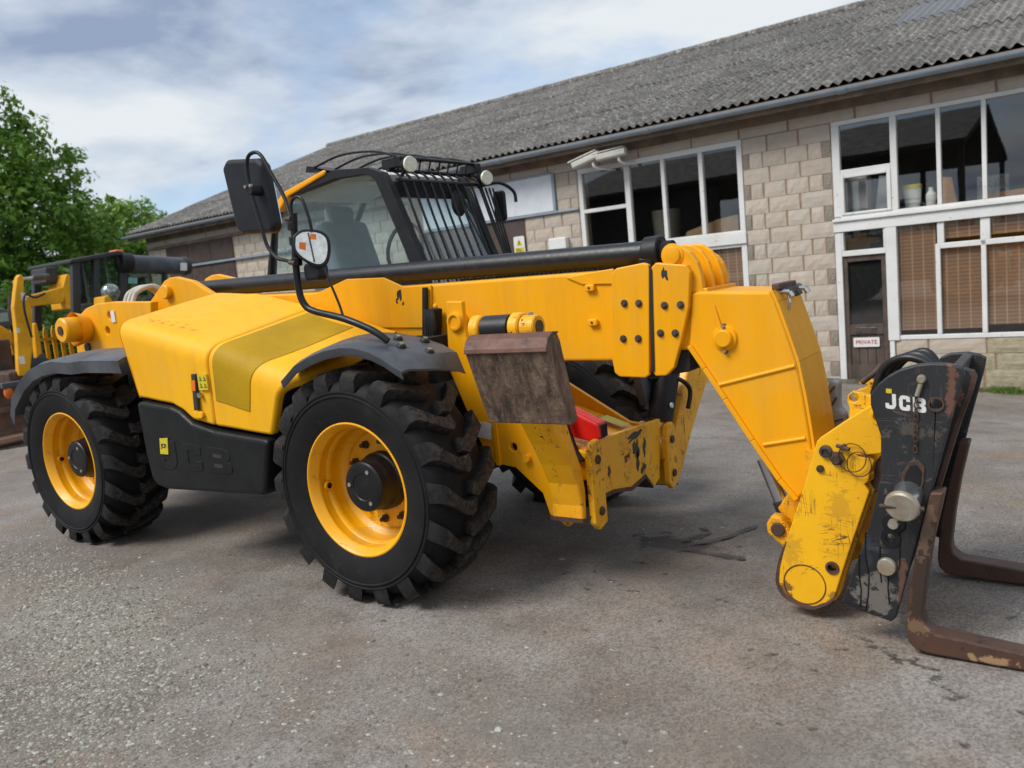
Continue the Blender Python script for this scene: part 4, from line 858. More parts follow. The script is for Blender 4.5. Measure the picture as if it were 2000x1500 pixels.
ri = [(-3.46, .90), (-3.40, 1.05), (-3.25, 1.18), (-3.10, 1.245), (-2.95, 1.28), (-2.75, 1.30), (-2.55, 1.302), (-2.35, 1.300), (-2.1, 1.30), (-1.85, 1.30)]
guard('mudguard', [((a, -1.172, b_), (c_, -.74, d_)) for (a, b_), (c_, d_) in zip(ro, ri)], .028, lip=.05)
# rear lamp bracket
il = MB().rng(-3.44, -3.40, -1.16, -.86, 1.085, 1.125).build('lamp_bracket', M_mud, TH, bevel=.006)
MB().sphere((-3.42, -1.12, 1.05), .045, .5, .7, 1.0).build('indicator_lamp', M_ora, TH, smooth=60)
# ---- rear frame and boom
rf = plate('rear_frame', T['rear_frame'], [(T['rear_holes'][0][0], T['rear_holes'][0][1], .03), (T['rear_holes'][1][0], T['rear_holes'][1][1], .03)], -.52, -.46, M_yel, TH, .008)
MB().prism([(p[0]+.03, p[1]-.01) for p in T['rear_frame']], .08, .12).build('rear_frame', M_yel, TH, bevel=.006)
MB().rng(-3.5, -2.5, -.45, .07, 1.05, 1.50).build('boom_tail', M_yel, TH, bevel=.02)
px_ = T['rear_pin'][0]
MB().cyl((px_[0]-.02, -.72, px_[1]+.0), (px_[0]-.02, -.50, px_[1]), .095, .095, 28, .012).lathe([(0, .13), (.10, .10)], (px_[0]-.02, -.62, px_[1]), 28).build('pivot_pin', M_yel, rf, smooth=35)
MB().cyl((px_[0]-.02, -.728, px_[1]), (px_[0]-.02, -.72, px_[1]), .035, n=16).build('grease_cap', M_nut, rf)
MB().cyl((T['rear_holes'][3][0], -.535, T['rear_holes'][3][1]), (T['rear_holes'][3][0], -.52, T['rear_holes'][3][1]), .035).build('bung', M_lblk, rf)
q = T['rear_holes'][2]; MB().rng(q[0]-.03, q[0]+.02, -.528, -.522, q[1]-.045, q[1]+.04).build('label', M_white, rf); MB().rng(-3.23, -3.08, -.528, -.522, 1.20, 1.27).build('label', simple('ce_label', (.35, .5, .42), .5), rf)
rl = MB().prism(T['rear_lug'], -.40, -.355).prism(T['rear_lug'], -.06, -.02).build('ram_bracket', M_yel, TH, bevel=.008)
MB().cyl((-2.40, -.44, 1.655), (-2.40, -.0, 1.655), .05, n=24, ch=.006).build('bracket_pin', M_yel, rl, smooth=35)
for k in range(3): MB().tube(smooth_path([(-2.86+.05*k, -.47, 1.60), (-2.86+.05*k, -.42, 1.68), (-2.82+.05*k, -.30, 1.71), (-2.78+.05*k, -.2, 1.60)]), .018).build('hose_loop', M_rope, TH, smooth=50)
bt = [(-3.0, 1.12), (.77, 1.094), (1.12, 1.088), (1.12, 1.512), (.85, 1.518), (.02, 1.530), (-.9, 1.545), (-1.6, 1.572), (-2.6, 1.60), (-3.0, 1.60)]
boom = MB().prism(bt, -.382, -.018).build('boom', M_yel, TH, bevel=.014, seg=3)
MB().prism(T['plate_up'], -.394, -.383).build('doubler_plate', M_yel, boom, bevel=.004)
MB().prism([(.86, 1.50), (.98, 1.512), (1.12, 1.522), (1.13, 1.45), (.95, 1.46)], -.392, -.383).build('flare_plate', M_yel, boom, bevel=.004)
for (x, z) in T['boom_bumps'][:2]: MB().prism(rounded(x-.026, x+.026, z-.017, z+.017, .012), -.405, -.383).build('slide_pad_boss', M_yel, boom, bevel=.006); MB().cyl((x, -.408, z), (x, -.405, z), .006, n=8).build('grease_point', M_nut, boom)
x, z = T['boom_bumps'][2]; MB().lathe([(0, .062), (-.022, .055), (-.026, .042), (-.012, .040), (-.012, .0)], (x+.02, -.384, z), 28).build('pin_boss', M_yel, boom, smooth=35)
for (x, z) in ((.02, 1.41), (.12, 1.415), (.0, 1.35)): MB().sphere((x, -.384, z), .016, 1, .6, 1, 10, 6).build('weld_stud', M_yel, boom, smooth=60)
ca = MB().prism(T['collar_a'], -.412, -.384).build('collar_plate', M_yel, boom, bevel=.006); MB().prism([(p[0], p[1]) for p in T['collar_a']], -.016, .012).build('collar_plate', M_yel, boom, bevel=.006)
def bolt(c, parent, r=.013, h=.012, y=-.412, mat=None):
    MB().cyl((c[0], y, c[1]), (c[0], y-.003, c[1]), r*1.35, n=18).build('washer', M_bolt, parent); MB().cyl((c[0], y-.003, c[1]), (c[0], y-h, c[1]), r, n=6).cyl((c[0], y-h, c[1]), (c[0], y-h-.003, c[1]), r*.6, n=10).build('bolt', mat or M_bolt, parent)
for c in T['bolts_a']: bolt(c, ca)
cb = MB().prism(T['collar_b'], -.410, -.372).build('nose_plate', M_yel, TH, bevel=.006)
MB().prism(T['collar_b'], -.028, .010).build('nose_plate', M_yel, TH, bevel=.006)
for c in T['bolts_b']: bolt(c, cb, y=-.410)
MB().rng(1.10, 1.50, -.371, -.029, 1.13, 1.47).build('inner_boom', M_yel, TH, bevel=.01)
MB().prism([(1.23, 1.0), (1.45, 1.03), (1.46, 1.14), (1.20, 1.14)], -.36, -.04).cyl((1.30, -.02, 1.06), (1.30, .05, 1.06), .07, n=24).build('boom_nose_underside', M_chas, TH, bevel=.01)
MB().prism([(1.286, 1.04), (1.302, 1.04), (1.325, 1.50), (1.312, 1.52)], -.414, -.404).build('gap_shade', M_chas, ca)  # dark strip paints the shade in the gap between collar and nose plate
for (x, z) in ((1.20, 1.43), (1.3, 1.36)): pass
MB().prism(blob(1.382, 1.478, .012, .028, .1, 71, 24, .6), -.4115, -.4105).build('chip', M_lblk, cb)
for bi, (cx_, cz_, rx, rz) in enumerate(((-.22, 1.49, .014, .035), (-.245, 1.455, .006, .014), (-.20, 1.44, .005, .012))): MB().prism(blob(cx_, cz_, rx, rz, -.2, 80+bi, 24, .7), -.3955, -.3945).build('chip', M_chas, boom)
kp = T['knuckle']
for (a, b_) in ((-.375, -.335), (-.245, -.215), (-.125, -.095), (-.03, .01)): MB().prism(kp if a != -.03 else [(lerp(1.45, p[0], .8), lerp(1.45, p[1], .75)) for p in kp], a, b_).build('knuckle_lug', M_yel, TH, bevel=.007)
kx, kz = T['knuckle_pin'][0]; MB().lathe([(0, .052), (-.004, .052), (-.006, .040), (-.016, .039), (-.018, .034), (-.018, 0)], (kx, -.375, kz), 28).build('knuckle_pin', M_yel, TH, smooth=35)
MB().rng(1.34, 1.56, -.37, .0, 1.375, 1.40).build('knuckle_base', M_yel, TH, bevel=.004)
# black ram tube along the top of the boom
rt = MB().cyl((-2.36, -.20, 1.655), (1.29, -.20, 1.578), .057, n=32).build('ram_tube', M_rubber, TH, smooth=35)
MB().cyl((1.20, -.20, 1.580), (1.285, -.20, 1.578), .074, .078, 32, .006).build('tube_clamp', M_blk, rt, smooth=35); MB().cyl((1.286, -.20, 1.578), (1.34, -.20, 1.577), .05, n=24).build('gland', M_dark, rt, smooth=35)
MB().rng(1.19, 1.26, -.27, -.13, 1.46, 1.56).build('clamp_block', M_blk, rt, bevel=.01)
hr = MB()
for k in range(40): hr.box((-.05+.03*k, -.02, 1.528-.0003*k), (.02, .05, .03))
hr.build('chain_run', M_steelblk, boom)
# ---- knee (boom head) box
kn = MB().prism(T['knee'], -.385, -.015).build('boom_head', M_yel, TH, bevel=.012, seg=3)
r1 = T['knee_rib']
for a, b_ in ((r1[0], r1[1]), (r1[2], r1[3])): MB().tube([(a[0], -.385, a[1]), (b_[0], -.385, b_[1])], .009, 8).build('weld_seam', M_yel, kn, smooth=60)
bot = [T['knee'][i] for i in (15, 14, 13, 12, 11, 10)]
fl = MB()
for a, b_ in zip(bot, bot[1:]):
    d = Vector((b_[0]-a[0], b_[1]-a[1])).normalized(); nrm = Vector((d.y, -d.x))
    if nrm.x > 0: nrm = -nrm
    q = [a, b_, (b_[0]-nrm.x*.022, b_[1]-nrm.y*.022), (a[0]-nrm.x*.022, a[1]-nrm.y*.022)]
    fl.prism([(p[0]+nrm.x*.006, p[1]+nrm.y*.006) for p in q], -.402, .002)
fl.build('lower_flange', M_yel, kn, bevel=.004)
tf = [T['knee'][i] for i in (2, 3, 4, 5, 6, 7, 8)]; fl = MB()
for a, b_ in zip(tf, tf[1:]):
    d = Vector((b_[0]-a[0], b_[1]-a[1])).normalized(); nrm = Vector((-d.y, d.x)); nrm = nrm if nrm.x > 0 else -nrm
    fl.prism([a, b_, (b_[0]+nrm.x*.012, b_[1]+nrm.y*.012), (a[0]+nrm.x*.012, a[1]+nrm.y*.012)], -.375, -.03)
fl.build('front_flange', M_yel, kn, bevel=.003)
x, z = T['knee_boss'][0]; MB().lathe([(0, .058), (-.012, .052), (-.014, .040), (-.030, .038), (-.034, .033), (-.034, 0)], (x, -.385, z), 28).build('pin_boss', M_yel, kn, smooth=35)
for dz in (.052, -.056): bolt((x, z+dz), kn, .009, .02, -.386, M_galv)
MB().tube([(T['knee_stiff'][0][0], -.387, T['knee_stiff'][0][1]), (T['knee_stiff'][1][0], -.389, T['knee_stiff'][1][1])], [.004, .012], 8).build('stiffener', M_yel, kn, smooth=60)
MB().cyl((1.845, -.28, 1.362), (1.845, .0, 1.362), .017, n=16).build('hose_manifold', M_bolt, kn, smooth=40)
for k in range(3): MB().cyl((1.835+.0*k, -.29+.12*k, 1.36), (1.885, -.28+.12*k, 1.355-.02*(k == 1)), .010, n=12).cyl((1.885, -.28+.12*k, 1.355), (1.897, -.28+.12*k, 1.335), .013, n=6).build('hose_coupling', (M_steel, M_lblk, M_steel)[k], kn, smooth=40)
MB().tube([(1.875, -.27, 1.35), (1.885, -.28, 1.31), (1.88, -.28, 1.28)], .006).build('dangling_pin', M_steel, kn)
MB().rng(1.825, 1.86, -.33, -.08, 1.368, 1.395).build('rust_bracket', M_rust, kn, bevel=.006)
# tilt ram and link at the back of the hitch
MB().cyl((1.74, -.30, .63), (1.822, -.30, .40), .030, n=20).build('tilt_ram', M_steel, TH, smooth=40)
MB().cyl((1.806, -.30, .445), (1.826, -.30, .395), .038, n=20).build('ram_seal', M_lblk, TH, smooth=40)
lk = MB().prism([(1.775, .37), (1.80, .41), (1.84, .405), (1.88, .34), (1.86, .26), (1.81, .30), (1.778, .33)], -.42, -.36).build('tilt_link', M_yworn, TH, bevel=.01)
MB().cyl((1.828, -.435, .352), (1.828, -.42, .352), .030, n=24, ch=.004).build('link_pin', M_rust, lk, smooth=35)
MB().prism([(1.80, .42), (1.86, .50), (1.93, .53), (1.98, .42), (1.90, .26)], -.34, -.30).build('tilt_link', M_yworn, TH, bevel=.01)
# ---- quick hitch head
hh = T['head_holes']
hd = plate('hitch_plate', T['head'], [(hh[0][0], hh[0][1], .025), (hh[1][0], hh[1][1], .020)], -.50, -.462, M_yhead, TH, .006)
for (x, z), r_, mt in ((hh[0], .036, M_yhead), (hh[1], .028, M_rust)): MB().lathe([(0, r_), (-.006, r_-.002), (-.006, r_-.010), (.06, r_-.011), (.06, 0)], (x, -.50, z), 28).build('bush', mt, hd, smooth=35); MB().cyl((x, -.455, z), (x, -.452, z), r_-.005, n=20).build('bush_hole', M_dark, hd)
MB().lathe([(0, .087), (-.003, .086), (-.003, .083), (0, .082)], (hh[2][0], -.50, hh[2][1]), 40).build('weld_ring', M_rust, hd, smooth=40)
edge = [Vector((*p, 0)) for p in smooth_path([Vector((*q, 0)) for q in T['head'][24:35]], 4)] if False else smooth_path([Vector((*q, 0)) for q in T['head'][24:35]], 4)
mb = MB(); NE = len(edge); hc = Vector((1.97, .22, 0))
for i, p in enumerate(edge):
    d_ = (hc-p).normalized(); wd = .003+.017*math.sin(math.pi*i/(NE-1))**.7*(.92+.08*math.sin(i*1.1)); q2 = p+d_*wd; mb.v += [(p.x, -.5035, p.y), (q2.x, -.5015, q2.y), (p.x-d_.x*.002, -.46, p.y-d_.y*.002)]
for i in range(NE-1): mb.f += [(3*i, 3*i+1, 3*i+4, 3*i+3), (3*i, 3*i+3, 3*i+5, 3*i+2)]
mb.build('rusted_edge', M_rust, hd, smooth=40)
MB().lathe([(0, .026), (-.016, .024), (-.018, .014), (-.008, .012), (-.008, 0)], (hh[3][0], -.50, hh[3][1]), 24).build('locking_pin', M_bolt, hd, smooth=35)
MB().lathe([(0, .030), (-.012, .030), (-.014, .020), (-.030, .018), (-.030, 0)], (hh[4][0], -.50, hh[4][1]), 6).build('locking_nut', M_rust, hd); MB().cyl((hh[4][0], -.53, hh[4][1]), (hh[4][0], -.534, hh[4][1]), .016).build('nut_end', M_nut, hd)
MB().lathe([(0, .016), (-.010, .015), (-.012, 0)], (hh[5][0], -.50, hh[5][1]), 8).build('grease_bolt', M_nut, hd)
for c0, r_ in (((2.16, .705), .052), ((2.185, .68), .045)): MB().tube([(c0[0]+r_*math.cos(R(a)), -.515, c0[1]+r_*math.sin(R(a))*1.1) for a in range(0, 361, 20)], .0022, 6, False).build('lanyard_wire', M_nut, hd)
MB().tube([(2.105, -.515, .752), (2.155, -.53, .742)], .008).cyl((2.13, -.50, .748), (2.13, -.53, .746), .01).build('lock_lever', M_rust, hd)
hb_ = plate('hitch_backing_plate', T['head_back'], [(T['head_back_hole'][0][0], T['head_back_hole'][0][1], .018)], -.461, -.425, M_yhead, TH, .006)
MB().prism([(p[0]*1.0+.012, p[1]) for p in T['head'][18:36]], -.461, -.40).build('hitch_inner_plate', M_yworn, TH, bevel=.004)
MB().prism([(2.235, .685), (2.262, .705), (2.272, .62), (2.235, .55), (2.21, .56)], -.46, -.36).build('hook_jaw', M_rust, TH, bevel=.008)
hf = plate('hitch_far_plate', [(p[0], p[1]) for p in T['head']], [], .06, .10, M_yworn, TH, .006)
MB().cyl((hh[2][0], -.46, hh[2][1]), (hh[2][0], .06, hh[2][1]), .09, n=28).rng(1.95, 2.10, -.40, .05, .45, .70).build('hitch_cross_tube', M_yworn, TH, smooth=35)
MB().prism(T['far_hook'], .0, .04).build('hitch_hook', M_yhead, TH, bevel=.005)
sl_ = MB().prism(T['sleeve'], .02, .10).build('hose_sleeve', M_sleeve, TH, bevel=.02, seg=3)
for (a, b_) in (((1.948, .86), (1.978, .90)), ((1.955, .80), (1.985, .85)), ((1.96, .735), (2.01, .75))): MB().tube([(a[0], .017, a[1]), (b_[0], .015, b_[1])], .004, 6).build('sleeve_strap', M_tape, sl_)
# ---- stabilisers and front frame
XF = .95
ff = MB().prism([(-.40, .41), (-.24, .405), (-.05, .37), (.12, .395), (.22, .30), (.30, .33), (.36, .66), (-.38, .70)], XF-.03, XF+.0, 'x').build('front_frame', M_ybold, TH, bevel=.008)
MB().prism([(-.40, .40), (-.24, .395), (-.05, .355), (.12, .38), (.20, .30), (.20, .315), (.12, .40), (-.05, .378), (-.24, .415), (-.40, .425)], XF-.25, XF+.004, 'x').build('frame_lip', M_rust, ff)
for (y0, y1, zt, zbm) in ((-.52, -.40, .71, .30), (.34, .46, .62, .27)):
    for xo in (0, -.17):
        MB().prism([(y0, zbm+.02), (y0, zt-.07), (y0+.03, zt), (y1-.03, zt+.01), (y1, zt-.02), (y1, zbm), (y0+.04, zbm-.02)], XF+.006+xo, XF+.040+xo, 'x').build('pivot_lug', M_ybold, ff, bevel=.006)
    for zz in (zt-.085, zbm+.07): MB().cyl((XF+.040, (y0+y1)/2, zz), (XF+.052, (y0+y1)/2, zz), .022, n=18, ch=.003).build('pivot_pin', M_nut, ff, smooth=35)
for bi, (cy_, cz_, ry, rz, ro) in enumerate(((.03, .635, .085, .018, .2), (.035, .56, .03, .05, 0), (.04, .49, .018, .045, .1), (.13, .55, .016, .05, 0), (-.28, .52, .012, .03, .2), (.10, .44, .03, .02, .3))): MB().prism(blob(cy_, cz_, ry, rz, ro, 300+bi, 26, .55), XF+.0006, XF+.0018, 'x').build('bare_patch', M_lblk, ff)
MB().prism([(.34, .93), (.80, .66), (.94, .64), (.94, .60), (.34, .60)], .26, .29).build('deck_side_plate', M_yel, TH, bevel=.006)
MB().add([(.34, -.42, .80), (.34, .26, .80), (.93, .26, .61), (.93, -.42, .64), (.34, -.42, .76), (.34, .26, .76), (.93, .26, .57), (.93, -.42, .60)], [(0, 1, 2, 3), (7, 6, 5, 4), (0, 4, 5, 1), (1, 5, 6, 2), (2, 6, 7, 3), (3, 7, 4, 0)]).build('deck', M_yworn, TH, bevel=.008)
MB().rng(.55, .93, -.41, .25, .50, .60).build('deck_box', M_yworn, TH, bevel=.006)
MB().add([(.70, .1, .709), (.84, .1, .664), (.84, .2, .662), (.70, .2, .707)], [(0, 1, 2, 3)]).build('deck_label', M_lyel, TH)
ss = MB().prism([(.62, .845), (.66, .875), (.80, .845), (.955, .775), (.962, .70), (.90, .685), (.78, .705), (.66, .765)], -.36, -.27).build('safety_strut', M_red, TH, bevel=.014, seg=3)
MB().prism([(.963, .765), (.963, .705), (.95, .70), (.95, .77)], -.345, -.285).build('strut_end', M_dark, ss)
MB().tube(smooth_path([(.70, -.40, .92), (.78, -.42, .86), (.80, -.42, .78), (.84, -.42, .66), (.88, -.42, .60)]), .022).build('stabiliser_hose', M_rubber, TH, smooth=50)
MB().tube(smooth_path([(.74, -.43, .86), (.79, -.45, .83), (.80, -.45, .79), (.78, -.44, .75)]), .008).build('hose_guard', M_bolt, TH, smooth=50)
sp = plate('side_plate', T['side_plate'], [(T['side_marks'][0][0], T['side_marks'][0][1], .022)], -.515, -.485, M_yel, TH, .006)
MB().rng(.43, .46, -.525, -.515, .58, .88).build('plate_rib', M_yel, sp, bevel=.004); MB().cyl((.63, -.54, .63), (.63, -.515, .63), .02, n=14).build('stud', M_yel, sp)
q = T['side_marks'][2]; MB().prism([(q[0]-.05, q[1]+.03), (q[0]+.045, q[1]+.02), (q[0]+.03, q[1]-.065), (q[0]-.06, q[1]-.05)], -.522, -.517).build('data_plate', M_white, sp)
x, z = T['side_marks'][4]; MB().lathe([(0, .05), (-.02, .045), (-.022, .034), (-.012, .032), (-.012, 0)], (x+.03, -.515, z), 24).build('pin_boss', M_yel, sp, smooth=35)
ht = T['hose']; hs = MB().prism([ht[0], ht[1], ht[3], ht[2]], -.42, -.40).build('hose_shield', M_blk, TH, bevel=.004)
MB().prism([ht[4], ht[5], ht[6], (ht[3][0]+.01, ht[3][1])], -.47, -.40).build('hose_bundle', M_dark, TH, bevel=.012)
for k in range(4): MB().tube(smooth_path([(.03+.015*k, -.478, 1.40), (.035+.016*k, -.485, 1.33), (.02+.016*k, -.48, 1.2)]), .012).build('hose', M_rubber, TH, smooth=50)
def leg(sg, zoff=0.0):
    """stabiliser leg folded up; sg -1 near side, +1 far side"""
    ytop = sg*.92; L = empty('stabiliser_leg', (0, 0, zoff), 0, TH)
    b0 = [(sg*.575, .345), (sg*.566, .42), (sg*.587, .53), (sg*.638, .636), (sg*.702, .748), (sg*.776, .861), (sg*.95, 1.24), (sg*.80, 1.30), (sg*.74, 1.20), (sg*.643, .855), (sg*.584, .704), (sg*.538, .603), (sg*.520, .492), (sg*.527, .381), (sg*.535, .335)]
    if sg > 0: b0 = [(.44, .25), (.52, .235), (.61, .29), (.775, .474), (1.0, .68), (1.26, .89), (1.24, 1.0), (1.05, 1.02), (.804, .878), (.603, .604), (.45, .40)]
    MB().prism(b0, XF-.175, XF+.0, 'x').build('leg_box', M_yworn, L, bevel=.014, seg=3)
    MB().prism([(sg*.58, .340), (sg*.53, .330), (sg*.53, .350), (sg*.58, .362)] if sg < 0 else [(.45, .245), (.53, .232), (.53, .25), (.45, .262)], XF-.178, XF+.003, 'x').build('worn_foot', M_rust, L)
    if sg < 0:
        for x0 in (.80, .855, 1.0): MB().cyl((x0, -1.06, 1.325), (x0+.05, -1.06, 1.325), .06 if x0 != .855 else .05, n=24, ch=.006).build('pin_collar', M_yworn, L, smooth=35)
        MB().cyl((.86, -1.06, 1.325), (.99, -1.06, 1.325), .055, n=28).build('rubber_bush', M_rubber, L, smooth=35)
        MB().cyl((1.05, -1.06, 1.322), (1.12, -1.06, 1.322), .05, n=24, ch=.005).build('pin_end', M_yworn, L, smooth=35); MB().cyl((1.12, -1.06, 1.322), (1.124, -1.06, 1.322), .028, n=20).build('pin_bore', M_rust, L); bolt2 = MB().cyl((1.085, -1.06, 1.37), (1.085, -1.06, 1.382), .012, n=6).build('grub_bolt', M_galv, L)
        MB().prism([(-1.05, 1.36), (-.80, 1.30), (-.72, 1.20), (-.76, 1.05), (-1.0, 1.24)], .90, .96, 'x').build('leg_lug', M_yworn, L, bevel=.01)
        # foot pad: thick plate hung on the pin, sole turned outwards
        sec = [(-1.185, 1.25), (-1.165, 1.285), (-1.13, 1.303), (-1.09, 1.300), (-1.075, 1.27), (-1.02, .94), (-1.075, .925)]
        mb = MB(); n = len(sec); cols = [(.815, .832, .0), (.82, .83, 0)]
        v0 = [(.822+(p[1]-1.29)*-.03, p[0], p[1]) for p in sec]; v1 = [(1.222+(p[1]-1.29)*-.06, p[0], p[1]) for p in sec]
        mb.add(v0+v1, [tuple(range(n)), tuple(range(2*n-1, n-1, -1))]+[(i, n+i, n+(i+1) % n, (i+1) % n) for i in range(n)])
        fp = mb.build('foot_pad', M_pad, L, bevel=.008, seg=2)
        mb = MB(); top = [(-1.190, 1.235), (-1.187, 1.252), (-1.167, 1.289), (-1.13, 1.308), (-1.086, 1.304), (-1.09, 1.296), (-1.13, 1.299), (-1.162, 1.281), (-1.18, 1.25), (-1.182, 1.235)]
        mb.prism(top, .824, 1.226, 'x').build('pad_rim', M_padtop, L, bevel=.003)
    return L
leg(-1); leg(1)
fr_ = MB().cyl((.88, .50, .62), (.90, .62, .92), .075, n=24).build('stabiliser_ram', M_steelblk, TH, smooth=35)
MB().box((.80, .50, .84), (.05, .16, .22), Matrix.Rotation(R(20), 3, 'X')).build('ram_guard', M_mud, TH, bevel=.008)
MB().tube(smooth_path([(.83, .50, .87), (.95, .58, .86), (1.0, .68, .78), (.99, .66, .66)]), .014).build('ram_hose', M_rubber, TH, smooth=50)
MB().cyl((.955, .50, .71), (.965, .50, .71), .016, n=12).build('ram_bolt', M_white, TH)
# ---- cab
Y0, Y1 = .12, .97
cs = T['cabside']; chole = T['cabhole']
cabm = MB()
def frame_side(y0, y1):
    bm = bmesh.new(); es = []
    for pts in (cs, chole):
        vs = [bm.verts.new((p[0], y0, p[1])) for p in pts]
        for i in range(len(vs)): es.append(bm.edges.new((vs[i], vs[(i+1) % len(vs)])))
    bmesh.ops.triangle_fill(bm, use_beauty=True, edges=es); g_ = bmesh.ops.extrude_face_region(bm, geom=list(bm.faces))
    for e_ in g_['geom']:
        if isinstance(e_, bmesh.types.BMVert): e_.co.y = y1
    bmesh.ops.recalc_face_normals(bm, faces=bm.faces); me = bpy.data.meshes.new('cab'); bm.to_mesh(me); bm.free(); return me
CB = link('cab', frame_side(Y0, Y0+.06), M_blk, TH, None, .018, 3)
link('cab_far_side', frame_side(Y1-.06, Y1), M_blk, CB, None, .018, 3)
for yy in (Y0+.03, Y1-.03): MB().add([(p[0], yy, p[1]) for p in chole], [tuple(range(len(chole)))]).build('side_window', M_cglass, CB)
wsq = [(-.700, 2.20), (-.50, 1.66), (-.455, 1.52)]
MB().add([(a[0], y, a[1]) for a in wsq for y in (Y0+.05, Y1-.05)], [(0, 1, 3, 2), (2, 3, 5, 4)]).build('windscreen', M_cglass, CB)
MB().add([(a[0]+.0, y, a[1]) for a in ((-1.93, 1.72), (-1.80, 2.06), (-1.70, 2.21)) for y in (Y0+.06, Y1-.06)], [(0, 1, 3, 2), (2, 3, 5, 4)]).build('rear_window', M_cglass, CB)
roofp = [(-1.68, 2.235), (-1.22, 2.335), (-.841, 2.297), (-.735, 2.25), (-.74, 2.215), (-.86, 2.255), (-1.22, 2.29), (-1.66, 2.20)]
MB().prism(roofp, Y0+.061, Y1-.061).build('roof_panel', M_inter, CB)
MB().prism([(-1.80, 2.165), (-1.66, 2.262), (-1.24, 2.350), (-1.215, 2.338), (-1.235, 2.318), (-1.62, 2.225), (-1.74, 2.13)], Y0-.012, Y0+.05).build('roof_edge_panel', M_yel, CB, bevel=.010); MB().prism([(-1.86, 2.04), (-1.80, 2.165), (-1.76, 2.12), (-1.80, 2.03)], Y0-.010, Y0+.04).build('roof_edge_panel', M_yel, CB, bevel=.008)
MB().rng(-1.9, -.50, Y0+.06, Y1-.06, 1.02, 1.50).build('cab_base', M_blk, CB, bevel=.02)
MB().prism([(-1.75, 1.5), (-1.2, 1.5), (-1.22, 1.62), (-1.42, 1.64), (-1.55, 2.05), (-1.66, 2.06), (-1.72, 1.7)], .33, .80).build('seat', M_seat, CB, bevel=.05, seg=3)
MB().prism(rounded(-1.66, -1.56, 2.0, 2.16, .04), .45, .68).build('headrest', M_seat, CB, bevel=.03)
MB().tube([(-.85, .55, 1.5), (-.95, .55, 1.78)], .03).build('steering_column', M_blk, CB); MB().tube([(-.98+.05*math.sin(R(a)), .55+.18*math.cos(R(a)), 1.79+.17*math.sin(R(a))) for a in range(0, 361, 20)], .014, 8, False).build('steering_wheel', M_blk, CB, smooth=50)
MB().cyl((-1.15, .5, 2.275), (-1.15, .5, 2.262), .06, n=20).build('dome_light', M_lens, CB)
MB().prism([(-.73, 2.20), (-.69, 2.20), (-.66, 2.10), (-.70, 2.10)], Y0+.06, Y1-.06).build('sun_visor', M_dark, CB, bevel=.005)
MB().sphere((-.62, .74, 2.06), .075, .35, 1, 1.2).build('interior_mirror', M_blk, CB, smooth=60)
# windscreen guard of bars, roof guard
for k in range(10):
    y = Y0+.03+k*(Y1-Y0-.06)/9
    MB().tube(smooth_path([(-.66, y, 2.26), (-.585, y, 2.19), (-.50, y, 1.93), (-.395, y, 1.62), (-.37, y, 1.50)], 4), .008, 6).build('guard_bar', M_steelblk, CB, smooth=50)
for k in range(4):
    y = Y1+.03+.045*k
    MB().tube([(-.58, y-.03, 2.17), (-.40-.02*k, y, 1.55)], .007, 6).build('guard_bar', M_steelblk, CB, smooth=50)
for (x, z) in ((-.655, 2.262), (-.588, 2.19)): MB().tube([(x, Y0-.02, z), (x, Y1+.04, z)], .014, 8).build('guard_rail', M_steelblk, CB, smooth=50)
for k in range(5):
    y = Y0+.03+k*.19; MB().tube(smooth_path([(-1.36, y, 2.385), (-1.1, y, 2.425), (-.8, y, 2.40), (-.60, y, 2.335)], 5), .008, 6).build('roof_guard_bar', M_steelblk, CB, smooth=50)
MB().prism([(-1.42, 2.36), (-1.18, 2.335), (-1.2, 2.325), (-1.40, 2.40)], Y0+.0, Y1).build('roof_guard_mount', M_steelblk, CB)
for y in (Y0+.02, Y1-.03): MB().rng(-.72, -.56, y-.02, y+.02, 2.27, 2.335).build('roof_guard_mount', M_steelblk, CB, bevel=.006)
MB().tube([(-.60, Y0-.0, 2.333), (-.60, Y1+.02, 2.333)], .012, 8).build('guard_rail', M_steelblk, CB, smooth=50)
for k in range(9):
    y = Y0+.05+k*.098; MB().tube([(-.60, y, 2.333), (-.63, y, 2.26)], .006, 6).build('guard_bar', M_steelblk, CB)
for y, z in ((.14, 2.275), (.93, 2.225)):
    c = Vector((-.50, y, z)); d = Vector((.93, -.32, -.08)).normalized()
    wl = MB().cyl(c-d*.07, c, .038, .054, 24).build('work_lamp', M_steelblk, CB, smooth=35); MB().cyl(c+d*.001, c+d*.012, .050, .046, 24).build('lens', M_lens, wl, smooth=35)
    MB().tube([c-d*.03, (-.58, y, z-.06)], .012, 8).build('lamp_stem', M_steelblk, wl)
# far mirror
MB().prism(rounded(-.60, -.50, 1.93, 2.15, .03), 1.12, 1.15).build('far_mirror', M_blk, CB, bevel=.01); MB().tube(smooth_path([(-.6, .97, 2.18), (-.52, 1.1, 2.2), (-.47, 1.2, 2.14), (-.46, 1.21, 2.06)]), .012).build('far_mirror_arm', M_steelblk, CB, smooth=50)
